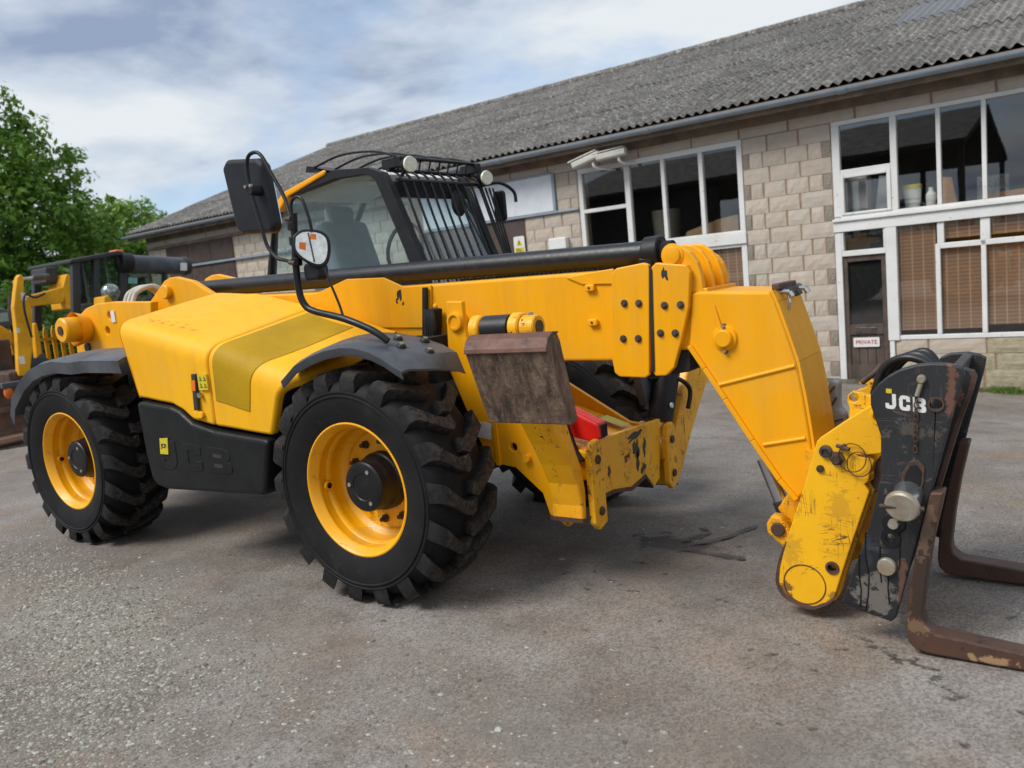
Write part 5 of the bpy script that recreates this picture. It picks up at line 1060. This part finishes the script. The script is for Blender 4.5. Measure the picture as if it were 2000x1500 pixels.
# ---- near-side mirror post, mirror and headlamp
mp_ = MB().tube(smooth_path([(.27, -1.04, 1.29), (.20, -1.06, 1.345), (.04, -1.08, 1.41), (-.14, -1.09, 1.455), (-.20, -1.095, 1.49), (-.222, -1.1, 1.56), (-.22, -1.1, 1.70), (-.19, -1.1, 1.93)], 6), [.017]*43, 12).build('mirror_post', M_steelblk, TH, smooth=50)
for z, r_ in ((1.70, .026), (1.80, .024), (1.87, .024)): MB().cyl((-.212, -1.1, z-.02), (-.210, -1.1, z+.02), r_, n=16, ch=.004).build('post_clamp', M_steelblk, mp_, smooth=35)
MB().cyl((-.235, -1.11, 1.905), (-.20, -1.11, 1.905), .013, n=8).cyl((-.24, -1.12, 1.70), (-.20, -1.12, 1.695), .012, n=8).build('clamp_bolt', M_rust, mp_)
MB().tube(smooth_path([(-.21, -1.1, 1.88)]+[(p[0], -1.075, p[1]) for p in T['marm'][1:-1]]+[(-.21, -1.1, 1.695)], 6), .0095, 10).build('mirror_arm', M_steelblk, mp_, smooth=50)
mh = MB().prism(T['mirror'], -1.02, -.955).build('mirror', M_blk, TH, bevel=.022, seg=3)
MB().prism([(lerp(-.61, p[0], .9), lerp(2.06, p[1], .92)) for p in T['mirror']], -.954, -.950).build('mirror_glass', M_mirror, mh)
JX, JZ = T['marm'][7]; MB().cyl((JX, -1.085, JZ), (JX, -1.015, JZ), .027, n=16, ch=.004).build('ball_joint', M_blk, mh, smooth=35)
for dx in (-.02, .02): MB().cyl((JX+dx, -1.08, JZ+.02), (JX+dx, -1.092, JZ+.02), .009, n=6).build('joint_bolt', M_galv, mh)
lc = Vector((-.10, -1.10, 1.755)); ld = Vector((.72, -.66, .10)).normalized(); ls2 = Vector((.66, .72, 0)).normalized(); lu = ls2.cross(ld)
if lu.z < 0: lu = -lu
shape = [(p.x, p.y) for p in smooth_path([Vector(q) for q in ((-.070, .062, 0), (-.03, .085, 0), (.04, .077, 0), (.082, .045, 0), (.085, -.02, 0), (.062, -.078, 0), (.02, -.09, 0), (-.045, -.05, 0), (-.078, .0, 0), (-.070, .062, 0))], 3)[:-1]]
def lampring(k, dd): return [lc+ls2*p[0]*k+lu*p[1]*k+ld*dd for p in shape]
n = len(shape); v = lampring(.55, -.13)+lampring(.98, -.05)+lampring(1.06, .0)+lampring(1.0, .006)
hl = MB().add(v, [tuple(range(n))]+[(k*n+i, k*n+(i+1) % n, (k+1)*n+(i+1) % n, (k+1)*n+i) for k in range(3) for i in range(n)]+[tuple(range(4*n-1, 3*n-1, -1))]).build('headlamp', M_blk, TH, smooth=40)
MB().add(lampring(.92, .0065)+lampring(.88, .014), [(i, (i+1) % n, n+(i+1) % n, n+i) for i in range(n)]+[tuple(range(n, 2*n))]).build('lamp_glass', M_chrome, hl, smooth=20)
MB().add([lc+ls2*a+lu*b_+ld*.0155 for a, b_ in ((-.055, .0), (-.025, -.012), (-.02, .025), (-.05, .03))], [(0, 1, 2, 3)]).add([lc+ls2*a+lu*b_+ld*.0155 for a, b_ in ((.0, .04), (.03, .035), (.03, .06), (.005, .065))], [(0, 1, 2, 3)]).build('indicator_segment', M_ora, hl)
MB().add([lc+ls2*a+lu*b_+ld*.016 for a, b_ in ((-.008, .07), (.0, .07), (.012, -.07), (.004, -.07))], [(0, 1, 2, 3)]).build('lens_rib', M_bolt, hl)
MB().tube([lc-ld*.09, (-.21, -1.1, 1.75)], .018).build('lamp_arm', M_steelblk, hl)
MB().prism(rounded(-.19, -.08, 1.60, 1.69, .03), -1.09, -1.02).build('lamp_box', M_blk, hl, bevel=.015)
MB().tube(smooth_path([(-.205, -1.1, 1.88), (-.20, -1.1, 1.97), (-.165, -1.1, 2.0), (-.12, -1.1, 1.985), (-.09, -1.1, 1.90), (-.08, -1.1, 1.83)]), .008).build('lamp_cable_guard', M_steelblk, hl, smooth=50)
MB().tube(smooth_path([(-.05, -1.08, 1.66), (-.03, -1.07, 1.58), (.0, -1.06, 1.48), (.02, -1.06, 1.41)]), .006).build('lamp_cable', M_rubber, hl, smooth=50)
# ------------------------------------------------------------------ fork carriage on the hitch
FC = empty('fork_carriage', (0, 0, 0)); tag(FC, 'scratched black pallet fork carriage with two brown forks on the hitch', 'fork carriage')
pm = T['plate_marks']
ep = plate('end_plate', T['plate'], [(pm[6][0], pm[6][1], .020), (pm[2][0], pm[2][1], .016)]+[], -.64, -.60, M_blkp, FC, .006)
slot = [(2.345, .60), (2.36, .69), (2.385, .735), (2.415, .742), (2.435, .715), (2.43, .66), (2.415, .60)]
MB().prism(slot, -.646, -.641).build('slot_rim', M_rust, ep, bevel=.003); MB().prism([(lerp(2.395, p[0], .72), lerp(.66, p[1], .78)) for p in slot], -.650, -.647).build('slot', M_dark, ep)
MB().cyl((2.374, -.735, .597), (2.40, -.10, .70), .050, n=32).build('fork_shaft', M_steel, FC, smooth=35)
MB().cyl((2.372, -.758, .592), (2.375, -.735, .598), .058, .060, 36, .006).build('shaft_cap', M_galv, FC, smooth=35)
MB().cyl((2.30, -.748, .592), (2.445, -.748, .592), .008, n=10).build('cap_pin', M_nut, FC)
for (x, z), r_, h_, mt in ((pm[1], .042, .008, M_blk), (pm[3], .034, .020, M_galv)):
    MB().cyl((x, -.64, z), (x, -.64-h_, z), r_, r_*.94, 28, .002).build('plate_boss', mt, ep, smooth=35)
MB().cyl((pm[1][0], -.648, pm[1][1]), (pm[1][0], -.665, pm[1][1]), .020, .018, 8).build('boss_bolt', M_galv, ep)
MB().lathe([(0, .036), (-.006, .034), (-.006, .018), (0, .016)], (pm[2][0], -.641, pm[2][1]), 24).build('hole_rim', M_blk, ep, smooth=35); MB().lathe([(0, .027), (-.004, .026), (-.004, .021), (0, .02)], (pm[6][0], -.641, pm[6][1]), 24).build('hole_rim', M_rust, ep, smooth=35)
MB().cyl((pm[4][0], -.64, pm[4][1]), (pm[4][0], -.665, pm[4][1]), .016, .014, 18, .003).tube([(pm[4][0], -.652, pm[4][1]-.01), (pm[4][0]-.016, -.652, pm[4][1]-.06)], .008).build('pin_knob', M_galv, ep, smooth=40)
for k in range(10):
    z = pm[4][1]-.075-.020*k; x = pm[4][0]-.018-.001*k; a = .5 if k % 2 else 1.5
    MB().tube([(x+.0065*math.cos(R(q))*(1 if k % 2 else .5), -.649-.004*math.sin(R(q))*(.3 if k % 2 else 1), z+.013*math.sin(R(q))) for q in range(0, 361, 40)], .0028, 5, False).build('chain_link', M_rust, ep)
M_decal = simple('white_decal', (.72, .72, .70), .5, var=.1, scale=40)
ls_, mp = jcb(2.312, 2.445, .928, .985, .912, .964, -.6418, -.6408, M_decal, ep, 0, name='decal_letter')
for (u0, u1, v0, v1) in ((.775, .885, .62, .76), (.775, .885, .24, .38)): MB().prism([mp(u0, v0), mp(u1, v0), mp(u1, v1), mp(u0, v1)], -.6426, -.6420).build('decal_counter', M_lblk, ep)
MB().prism([(2.315, .985), (2.334, .983), (2.334, .999), (2.315, 1.001)], -.6425, -.6408).build('decal_square', M_lyel, ep)
M_drip = simple('black_drip', (.006, .006, .007), .25)
for pts in (((2.20, .36), (2.196, .28), (2.202, .22), (2.196, .15)), ((2.225, .45), (2.222, .36), (2.232, .28), (2.226, .2), (2.215, .14)), ((2.275, .40), (2.27, .33), (2.275, .26)), ((2.345, .52), (2.343, .42), (2.34, .33)), ((2.30, .29), (2.297, .24), (2.30, .18))): MB().tube([(a, -.641, b__) for a, b__ in pts], .0028, 5).build('oil_drip', M_drip, ep)
MB().prism(T['plate2'], -.53, -.49).build('inner_plate', M_blkp, FC, bevel=.006); MB().prism([(p[0]+.004, p[1]) for p in T['plate2'][2:8]]+[(p[0]-.012, p[1]) for p in T['plate2'][7:1:-1]], -.533, -.487).build('inner_plate_edge', M_rust, FC)
MB().prism(T['plate_far'], .32, .36).build('end_plate', M_blkp, FC, bevel=.006)
bk = [(2.46, 1.0), (2.50, .995), (2.40, .60), (2.27, .22), (2.23, .23), (2.36, .62)]
MB().prism(bk, -.48, .31).build('back_frame', M_blkdirty, FC, bevel=.008)
MB().rng(2.20, 2.30, -.59, .31, .15, .22).build('lower_bar', M_blkdirty, FC, bevel=.01)
for k in range(3): MB().tube(smooth_path([(2.20+.01*k, -.30+.05*k, .90), (2.25+.02*k, -.30+.05*k, 1.03), (2.34+.02*k, -.32+.05*k, 1.07+.005*k), (2.43, -.33+.05*k, 1.03), (2.46, -.33+.05*k, .95)]), .016).build('hydraulic_hose', M_rubber, FC, smooth=50)
MB().tube(smooth_path([(2.15, -.25, .96), (2.20, -.22, 1.0), (2.22, -.2, 1.03)]), .012).build('hose_fitting', M_rust, FC)
def fork(y0, y1, label):
    p = [(2.452, .628), (2.497, .632), (2.457, .45), (2.432, .30), (2.415, .16), (2.422, .12), (2.455, .094), (2.73, .072), (3.55, .030), (3.55, .014), (2.73, .008), (2.44, .012), (2.39, .020), (2.363, .045), (2.358, .09), (2.372, .26), (2.41, .45)]
    f_ = MB().prism(p, y0, y1).build('fork', M_rustf, FC, bevel=.008); f_['label'] = label
    return f_
f1 = fork(-.66, -.575, 'nearer brown steel fork with worn muddy heel'); fork(.15, .245, 'farther brown steel fork')

# ------------------------------------------------------------------ machines behind
BH = empty('backhoe_loader', (-9.2, 2.6, 0)); tag(BH, 'yellow backhoe digger with black cab and folded arm behind rear mudguard', 'backhoe')
def bhp(name, key, a, b, mat, parent=None, bevel=.015, poly=None):
    o = MB().prism([(p[0], p[1]) for p in (poly or X[key])], a, b, 'x'); o.v = [(v[0]+9.2, v[1]-2.6, v[2]) for v in o.v]; return o.build(name, mat, parent or BH, bevel=bevel)
arm = bhp('dipper_arm', 'bh_dipper', -8.06, -7.96, M_yrear, poly=[(lerp(1.12, p[0], .82), p[1]) for p in X['bh_dipper']]); bhp('boom_arm', 'bh_arm', -8.14, -8.0, M_yrear, poly=[(p[0], lerp(1.84, p[1], .8)) for p in X['bh_arm']]); bhp('arm_lug', 'bh_lug', -8.4, -8.3, M_yrear); bhp('kingpost', 'bh_post', -8.4, -8.0, M_yrear)
bhp('tool_box', 'bh_box', -8.6, -8.2, M_lblk); bhp('strut', 'bh_strut', -8.4, -8.3, M_yrear)
def bht(name, pts, r_, mat, n=12): o = MB().tube([(p[0]+9.2, p[1]-2.6, p[2]) for p in pts], r_, n); return o.build(name, mat, BH, smooth=50)
rm_ = X['bh_ram']; bht('arm_ram', [(-8.15, *rm_[0]), (-8.15, *rm_[1])], .022, M_steel); bht('ram_barrel', [(-8.15, *rm_[1]), (-8.15, *rm_[2])], .042, M_bolt)
bht('arm_hose', smooth_path([(-7.87, 1.14, 1.35), (-7.85, 1.10, 1.7), (-7.85, 1.14, 1.88), (-7.87, 1.26, 1.84), (-7.9, 1.4, 1.88)]), .014, M_rubber, 8)
cabb = bhp('cab_roof', 'bh_roof', -10.2, -8.9, M_lblk)
for k_ in ('bh_pillar', 'bh_pillar2', 'bh_pillar3', 'bh_pillar4'): bhp('cab_pillar', k_, -9.05, -8.95, M_lblk)
bhp('cab_pillar', 'bh_pillar', -10.2, -10.1, M_lblk); bhp('cab_pillar', 'bh_pillar3', -10.2, -10.1, M_lblk)
bhp('cab_glass', 'bh_glass', -9.0, -8.995, glass('far_cab_glass', (.45, .55, .5), 1.4)); bhp('beacon', 'bh_beacon', -9.15, -8.95, M_ora, bevel=.02); bhp('glass_sticker', 'bh_sticker', -8.97, -8.96, simple('teal_sticker', (.16, .42, .38), .5)); 
a_, b_ = X['bh_roll']; bht('roof_visor', [(-9.0, a_[0], a_[1]), (-9.0, b_[0], b_[1])], .14, M_mud, 24); bht('visor_end', [(-9.0, b_[0], b_[1]), (-9.0, b_[0]+.09, b_[1])], .15, M_lblk, 16); bht('visor_edge', [(-8.95, 3.06, 2.30), (-8.95, 3.22, 2.28)], .15, M_blk, 20)
bhp('visor_label', 'bh_label', -8.86, -8.85, M_white)
o = MB().sphere((X['bh_dome'][0][0]*0+.7, X['bh_dome'][0][0]-2.6, X['bh_dome'][0][1]), .13).build('work_dome', simple('mirrored_dome', (.55, .62, .58), .18, .7, .4, 9), BH, smooth=60); bhp('dome_base', 'bh_base', -8.7, -8.4, M_yrear)
MB().rng(-.6, .3, .25, 1.5, .45, 1.45).build('body', M_yrear, BH, bevel=.05); MB().rng(-.6, .6, -1.0, .24, .40, .62).build('rear_frame', M_lblk, BH, bevel=.03)
MB().rng(.35, .5, -1.72, -1.35, .85, 1.35).rng(.2, 1.2, -1.75, -1.4, .75, .95).build('dipper_bucket', M_rust, BH, bevel=.03)
for y in (-.9, 1.7):
    for x in (-.2, ): MB().lathe([(-.2, .3), (-.2, .55), (-.15, .62), (.15, .62), (.2, .55), (.2, .3)], (x, y, .62+zg(-9.2, 2.6)), 32).build('wheel', M_rub, BH, smooth=40)
for (y, z, w_, h_) in ((1.165, 1.86, .03, .05), (1.02, 1.08, .03, .05), (1.03, 1.45, .02, .03)): MB().rng(1.242, 1.246, y-2.6-w_, y-2.6+w_, z-h_, z+h_).build('sticker', M_white, BH)
# loader bucket of rusty steel, lying by the telehandler's rear wheel
bx, by = -9.0, 1.30; BK = empty('rusty_bucket', (bx, by, zg(bx, by))); tag(BK, 'wide rusty steel bucket resting on ground behind rear wheel', 'bucket')
sec = [(.0, .0), (.75, .02), (.85, .10), (.82, .16), (.20, .14), (.12, .30), (.16, .62), (.32, .86), (.28, .92), (.08, .80), (-.04, .5), (-.05, .12)]
mb = MB().prism([(p[0]-.2, p[1]) for p in sec], -1.1, .62); M_bkt = simple('dry_rust', (.24, .135, .085), .8, var=.3, scale=6, bmp=.4, bscale=30, col2=(.10, .058, .04)); mb.build('bucket_shell', M_bkt, BK, bevel=.012)
for y in (-1.12, .61): MB().prism([(p[0]-.2, p[1]) for p in ((0, 0), (.8, .04), (.85, .14), (.55, .6), (.3, .9), (.05, .78), (-.05, .4))], y, y+.03).build('side_cheek', M_bkt, BK, bevel=.008)
MB().rng(.50, .68, -1.1, .62, .0, .05).build('cutting_edge', M_bolt, BK)
for k in range(3): MB().rng(.14, .20, -.9+k*.6, -.6+k*.6, .45, .52).build('wear_strip', M_bkt, BK)
# second machine at the picture's left edge
M2 = empty('digger', (-9.6, .9, 0)); tag(M2, 'yellow and black digger cut off by left edge of picture', 'digger')
def m2p(name, key, a, b, mat, bevel=.02): o = MB().prism(X[key], a, b, 'x'); o.v = [(v[0]+9.6, v[1]-.9, v[2]) for v in o.v]; return o.build(name, mat, M2, bevel=bevel)
m2p('hood', 'm2_hood', -10.0, -9.0, M_mud, .05); m2p('bonnet', 'm2_bonnet', -10.2, -8.98, M_yrear, .03); m2p('frame', 'm2_body', -10.2, -9.1, M_lblk); MB().rng(.602, .612, .0, .5, 1.58, 1.70).build('hood_window', simple('pale_hood_window', (.30, .38, .36), .3), M2)
MB().rng(-.5, .5, -.6, .45, -.05, .85).build('undercarriage', M_lblk, M2, bevel=.05)
# yellow palisade barrier
FN = empty('yellow_palisade', (-10.3, 2.6, zg(-10.3, 2.6))); tag(FN, 'yellow pointed palisade barrier in front of dark hedge', 'fence')
zt = 1.45-zg(-10.3, 2.6)
for k in range(16):
    y = -1.0+k*.122; dz = random.uniform(-.01, .01)
    MB().prism([(y-.03, .0), (y+.03, .0), (y+.03, zt-.10+dz), (y, zt+dz), (y-.03, zt-.10+dz)], -.015, .015, 'x').build('pale', M_yrear, FN, bevel=.004)
for z in (zt-.22, .25): MB().rng(.016, .05, -1.1, .95, z, z+.05).build('rail', M_yrear, FN)

# ------------------------------------------------------------------ vegetation
def leafmat(name, c0, c1, c2):
    m_, t, b = newmat(name); g_ = nd(t, 'ShaderNodeNewGeometry')
    r = ramp(t, g_.outputs['Random Per Island'], [(0, c0), (.5, c1), (1, c2)]).outputs[0]; c = mixc(t, ramp(t, noise(t, g_.outputs['Position'], .5, 3).outputs[0], [(.35, 0.0), (.65, .5)]).outputs[0], r, c2)
    t.links.new(c, b.inputs['Base Color']); b.inputs['Roughness'].default_value = .5; b.inputs['Specular IOR Level'].default_value = .3
    o = t.nodes['Material Output']; tl = nd(t, 'ShaderNodeBsdfTranslucent'); mx = nd(t, 'ShaderNodeMixShader'); mx.inputs[0].default_value = .3
    c3 = mixc(t, .5, c, (.22, .34, .03)); t.links.new(c3, tl.inputs[0]); t.links.new(b.outputs[0], mx.inputs[1]); t.links.new(tl.outputs[0], mx.inputs[2]); t.links.new(mx.outputs[0], o.inputs[0]); return m_
M_leafA = leafmat('leaf_green', (.055, .13, .018), (.12, .255, .034), (.19, .34, .05)); M_leafB = leafmat('pale_leaf_green', (.10, .19, .03), (.18, .31, .05), (.25, .39, .08)); M_leafC = leafmat('dark_leaf_green', (.022, .06, .012), (.05, .12, .02), (.08, .165, .028))
M_bark = simple('bark', (.10, .08, .06), .9, var=.3, bmp=.5, bscale=30)
def foliage(lobes, n, size, seed):
    rr = np.random.default_rng(seed); V = []; tot = sum(a[3]*a[4]*a[5] for a in lobes); cen = []
    for (x, y, z, rx, ry, rz) in lobes:
        k = max(4, int(60*rx*ry*rz/tot*len(lobes)))
        for _ in range(k):
            d = rr.normal(size=3); d /= np.linalg.norm(d); q = rr.uniform(.55, 1.05)
            cen.append((x+d[0]*rx*q, y+d[1]*ry*q, z+d[2]*rz*q, rr.uniform(.16, .34)*min(rx, rz)))
    cen = np.array(cen); idx = rr.integers(0, len(cen), n); C = cen[idx]
    d = rr.normal(size=(n, 3)); d /= np.linalg.norm(d, axis=1)[:, None]; P_ = C[:, :3]+d*(C[:, 3]*rr.uniform(.2, 1.15, n)**.6)[:, None]*np.array([1.25, 1.25, .8])
    nr = d*.7+rr.normal(size=(n, 3))*.5+np.array([0, 0, .6]); nr /= np.linalg.norm(nr, axis=1)[:, None]
    a = np.cross(nr, rr.normal(size=(n, 3))); a /= np.linalg.norm(a, axis=1)[:, None]; b = np.cross(nr, a); s_ = size*(.45+1.5*rr.random(n)**2.2)[:, None]
    v = np.stack([P_-a*s_, P_+b*s_*.5, P_+a*s_, P_-b*s_*.5], 1).reshape(-1, 3); f = np.arange(4*n).reshape(-1, 4)
    return v, f
def plant(name, label, cat, base, lobes, n, size, seed, leaf, trunk=.25, group=None):
    bz = zg(base[0], base[1]); o = empty(name, (base[0], base[1], bz)); tag(o, label, cat, group)
    v, f = foliage(lobes, n, size, seed); me = bpy.data.meshes.new('crown'); me.from_pydata(v.tolist(), [], f.tolist()); link('crown', me, leaf, o)
    rr = random.Random(seed); mb = MB(); zt_ = min(l[2] for l in lobes)
    mb.tube(smooth_path([(0, 0, -.2), (.1, .05, zt_*.5), (.0, -.05, zt_), (.1, .1, zt_+1.2)], 5), [trunk*(1-.03*i) for i in range(16)], 10)
    for (x, y, z, rx, ry, rz) in lobes: mb.tube(smooth_path([(0, 0, max(.3, zt_*.6)), (x*.4, y*.4, lerp(zt_*.6, z, .55)), (x*.9, y*.9, z), (x+rr.uniform(-.4, .4)*rx, y+rr.uniform(-.4, .4)*ry, z+.75*rz)], 4), [trunk*.5*(1-.07*i) for i in range(13)], 7)
    mb.build('trunk', M_bark, o, smooth=60); return o
def ray(px, py, d):
    v = CF+CR*((px-1000)/1590.37)-CU*((py-750)/1590.37); return CPOS+v.normalized()*d
p = ray(20, 640, 30); plant('broadleaf_tree', 'tall dense green tree at left edge behind the diggers', 'tree', (p.x, p.y), [(0, 0, 5.6, 2.4, 2.6, 2.2), (-.5, -1.6, 6.6, 1.7, 1.9, 1.5), (.3, 1.2, 4.6, 1.8, 2.0, 1.7), (0, -.8, 8.6, 1.5, 1.5, 1.3), (.2, 1.0, 6.9, 1.7, 1.6, 1.3), (.2, .2, 7.6, 1.4, 1.3, 1.1), (.8, 2.0, 3.3, 1.8, 1.5, 1.4), (.4, -1.8, 3.6, 2, 2, 1.6), (1.0, .2, 2.6, 2, 2.4, 1.4)], 44000, .085, 5, M_leafA, .3)
p = ray(262, 620, 36); plant('broadleaf_tree', 'smaller pale green tree beside the left end of the roof', 'tree', (p.x, p.y), [(0, 0, 4.7, 1.9, 2.0, 1.7), (.3, 1.4, 4.3, 1.5, 1.5, 1.2), (.2, -1.3, 5.3, 1.4, 1.5, 1.3), (.4, .4, 3.0, 2.0, 2.4, 1.4), (.2, -.2, 6.0, .9, 1.0, .7), (.5, 2.0, 3.4, 1.2, 1.2, 1.2), (.3, 2.2, 4.2, 1.1, 1.1, .9)], 32000, .085, 8, M_leafB, .22)
p = ray(130, 640, 26); plant('hedge_bush', 'dark green bush behind the digger arm and yellow barrier', 'bush', (p.x, p.y), [(0, 0, 1.3, 1.6, 1.8, 1.3), (.2, 1.8, 1.4, 1.4, 1.6, 1.3), (0, -1.9, 1.5, 1.5, 1.7, 1.4), (.3, .5, 2.5, 1.3, 1.5, .9)], 22000, .07, 13, M_leafC, .12)
p = ray(230, 640, 27); plant('hedge_bush', 'dark green bush beside the corner of the workshop', 'bush', (p.x, p.y), [(0, 0, 1.4, 1.3, 1.5, 1.4), (.2, 1.2, 1.2, 1.1, 1.2, 1.2), (-.2, -1.0, 2.3, 1.1, 1.2, 1.0)], 12000, .07, 17, M_leafC, .12)
p = ray(20, 640, 22); plant('hedge_bush', 'dark green bush at left picture edge behind the cut off digger', 'bush', (p.x, p.y), [(0, 0, 1.2, 1.3, 1.5, 1.2), (.2, -1.5, 1.4, 1.2, 1.4, 1.3), (0, 1.2, 1.5, 1.1, 1.2, 1.2)], 12000, .065, 19, M_leafC, .12)
# grass and weeds along the foot of the wall
def weeds():
    rr = np.random.default_rng(4); V = []; F = []
    for _ in range(2600):
        s = rr.choice([rr.normal(1.72, .10), rr.normal(2.2, .25), rr.uniform(-1.8, 4), rr.normal(-1.4, .4), rr.uniform(.4, 3)]); d = -.12-abs(rr.normal())*.10
        p = toW(s, d, 0); z = zg(p.x, p.y); h = rr.uniform(.02, .07)*(1.6 if abs(s-1.72) < .2 else .8); a = rr.uniform(0, 6.28); lx, ly = rr.normal(0, .03, 2); w_ = rr.uniform(.004, .012); b = len(V)
        V += [(p.x-w_*math.cos(a), p.y-w_*math.sin(a), z), (p.x+w_*math.cos(a), p.y+w_*math.sin(a), z), (p.x+lx, p.y+ly, z+h)]; F.append((b, b+1, b+2))
    me = bpy.data.meshes.new('wall_foot_grass'); me.from_pydata(V, [], F); o = link('wall_foot_grass', me, leafmat('grass_green', (.06, .10, .02), (.10, .19, .03), (.16, .22, .06)), kind='stuff'); tag(o, 'low grass and weeds along the foot of the wall', 'grass')
weeds()
# strip of dirt where the yard meets the wall
mb = MB(); N = 60
for i in range(N+1):
    s = -7+i*13/N; p0 = toW(s, -.02, 0); p1 = toW(s, -.34-.10*math.sin(i*1.7)-.06*math.sin(i*.6), 0); mb.v += [(p0.x, p0.y, zg(p0.x, p0.y)+.03), (p1.x, p1.y, zg(p1.x, p1.y)+.004)]
mb.f = [(2*i, 2*i+1, 2*i+3, 2*i+2) for i in range(N)]; mb.build('dirt_strip', simple('dirt', (.17, .145, .10), .95, var=.35, scale=5, bmp=.8, bscale=30), kind='structure')
# wooded hill behind the photographer, which the windows mirror
hv = MB(); N = 60
for j, (dy, hh_) in enumerate(((-40, 0), (-60, 2.2), (-90, 5), (-120, 7), (-170, 8))):
    for i in range(N+1):
        x = -150+i*5; hv.v.append((x, dy, (hh_*(.75+.35*math.sin(i*.23)+.12*math.sin(i*.9))) if hh_ else -.3))
for j in range(4):
    for i in range(N): hv.f.append((j*(N+1)+i, j*(N+1)+i+1, (j+1)*(N+1)+i+1, (j+1)*(N+1)+i))
hv.build('hillside', simple('hill_green', (.05, .075, .025), .95, var=.4, scale=.3), smooth=60, kind='structure')
# open-sided barn behind the photographer: the workshop windows mirror its dark eaves
BN = empty('open_barn', toW(-12, -30, 0), R(-2.3)); tag(BN, 'dark open sided barn mirrored in the workshop windows', 'barn')
M_barn = simple('dark_barn_sheet', (.045, .042, .04), .8, var=.3, scale=1)
MB().prism([(4.0, 5.15), (4.0, 5.35), (-3.0, 7.4), (-10, 5.35), (-10, 5.15), (-3.0, 7.1)], -11, 9.6, 'x').build('barn_roof', M_barn, BN)
MB().rng(-11, -1.2, 3.5, 3.7, -1.2, 5.2).build('barn_wall', M_barn, BN)
for x in (1.5, 5.5, 9.4): MB().rng(x-.12, x+.12, 3.6, 3.85, -1.2, 5.2).build('barn_post', M_barn, BN); MB().rng(x-.12, x+.12, -9.8, -9.55, -1.2, 5.2).build('barn_post', M_barn, BN)
# overhead cable
c0 = ray(1300, 125, 40); c1 = ray(2100, -140, 26)
tag(MB().tube([c0.lerp(c1, t/12)+Vector((0, 0, -.5*math.sin(math.pi*t/12))) for t in range(13)], .012, 6, False).build('overhead_cable', M_lblk), 'thin black overhead cable crossing the sky above the roof', 'cable')
# ------------------------------------------------------------------ goods on the upstairs window sill
FL = 1.862
t_ = bthing('plastic_tub', 'white plastic tub with yellow lid behind upper right window', 'tub', .54, .34, FL); MB().lathe([(0, 0), (0, .085), (.34, .12), (.36, .12), (.36, 0)], n=28, axis='z').build('tub_body', M_white, t_, smooth=35); MB().lathe([(.345, .125), (.40, .128), (.41, .12), (.41, 0)], n=28, axis='z').build('lid', M_lyel, t_, smooth=35)
t_ = bthing('storage_box', 'pale plastic storage box with green base in lower casement', 'box', -.17, .36, FL); MB().rng(-.19, .13, -.15, .15, .14, .62).build('box_body', simple('cloudy_plastic', (.42, .40, .42), .4), t_, bevel=.02); MB().rng(-.20, .14, -.16, .16, 0, .14).build('base', simple('green_plastic', (.02, .13, .09), .4), t_, bevel=.01)
t_ = bthing('pale_board', 'pale leaning board behind the small casement window', 'board', .17, .40, FL); MB().box((0, 0, .30), (.24, .02, .58), Matrix.Rotation(R(8), 3, 'Y')).build('board_sheet', simple('pale_sheet', (.45, .43, .47), .5), t_)
t_ = bthing('wooden_offcut', 'orange wooden offcut standing behind upper right mullion', 'wood', .99, .30, FL); MB().prism([(-.13, 0), (.13, 0), (.06, .44), (-.08, .46)], -.04, .04).build('offcut', simple('raw_pine', (.48, .24, .07), .6, var=.2, scale=9), t_)
t_ = bthing('white_bottle', 'small white bottle next to the lidded tub', 'bottle', .78, .32, FL); MB().lathe([(0, 0), (0, .06), (.24, .07), (.30, .03), (.34, .03), (.34, 0)], n=20, axis='z').build('bottle_body', M_white, t_, smooth=35)
t_ = bthing('grey_crate', 'grey rough crate behind the third upper pane', 'crate', 1.52, .5, FL); MB().rng(-.18, .2, -.12, .12, 0, .40).build('crate_body', simple('grey_mesh', (.16, .17, .18), .7, var=.4, scale=40), t_, bevel=.01)
t_ = bthing('wooden_plank', 'long brown plank lying on the right upper window sill', 'plank', 2.2, .25, FL); MB().box((0, 0, .13), (1.6, .1, .10), Matrix.Rotation(R(-2), 3, 'Y')).build('plank_body', simple('plank_wood', (.30, .16, .07), .6, var=.25, scale=6), t_)
t_ = bthing('cardboard_box', 'flat brown cardboard box behind the middle upper window', 'box', -2.45, .35, FL); MB().prism([(-.5, 0), (.45, 0), (.45, .30), (.1, .26), (-.45, .12)], -.15, .15).build('carton', simple('cardboard', (.30, .19, .10), .8), t_)
t_ = bthing('drum', 'dull round drum behind the middle upper window', 'drum', -3.45, .6, FL); MB().lathe([(0, 0), (0, .22), (.55, .25), (.55, 0)], n=28, axis='z').build('drum_body', simple('dull_drum', (.14, .13, .10), .6), t_, smooth=35)
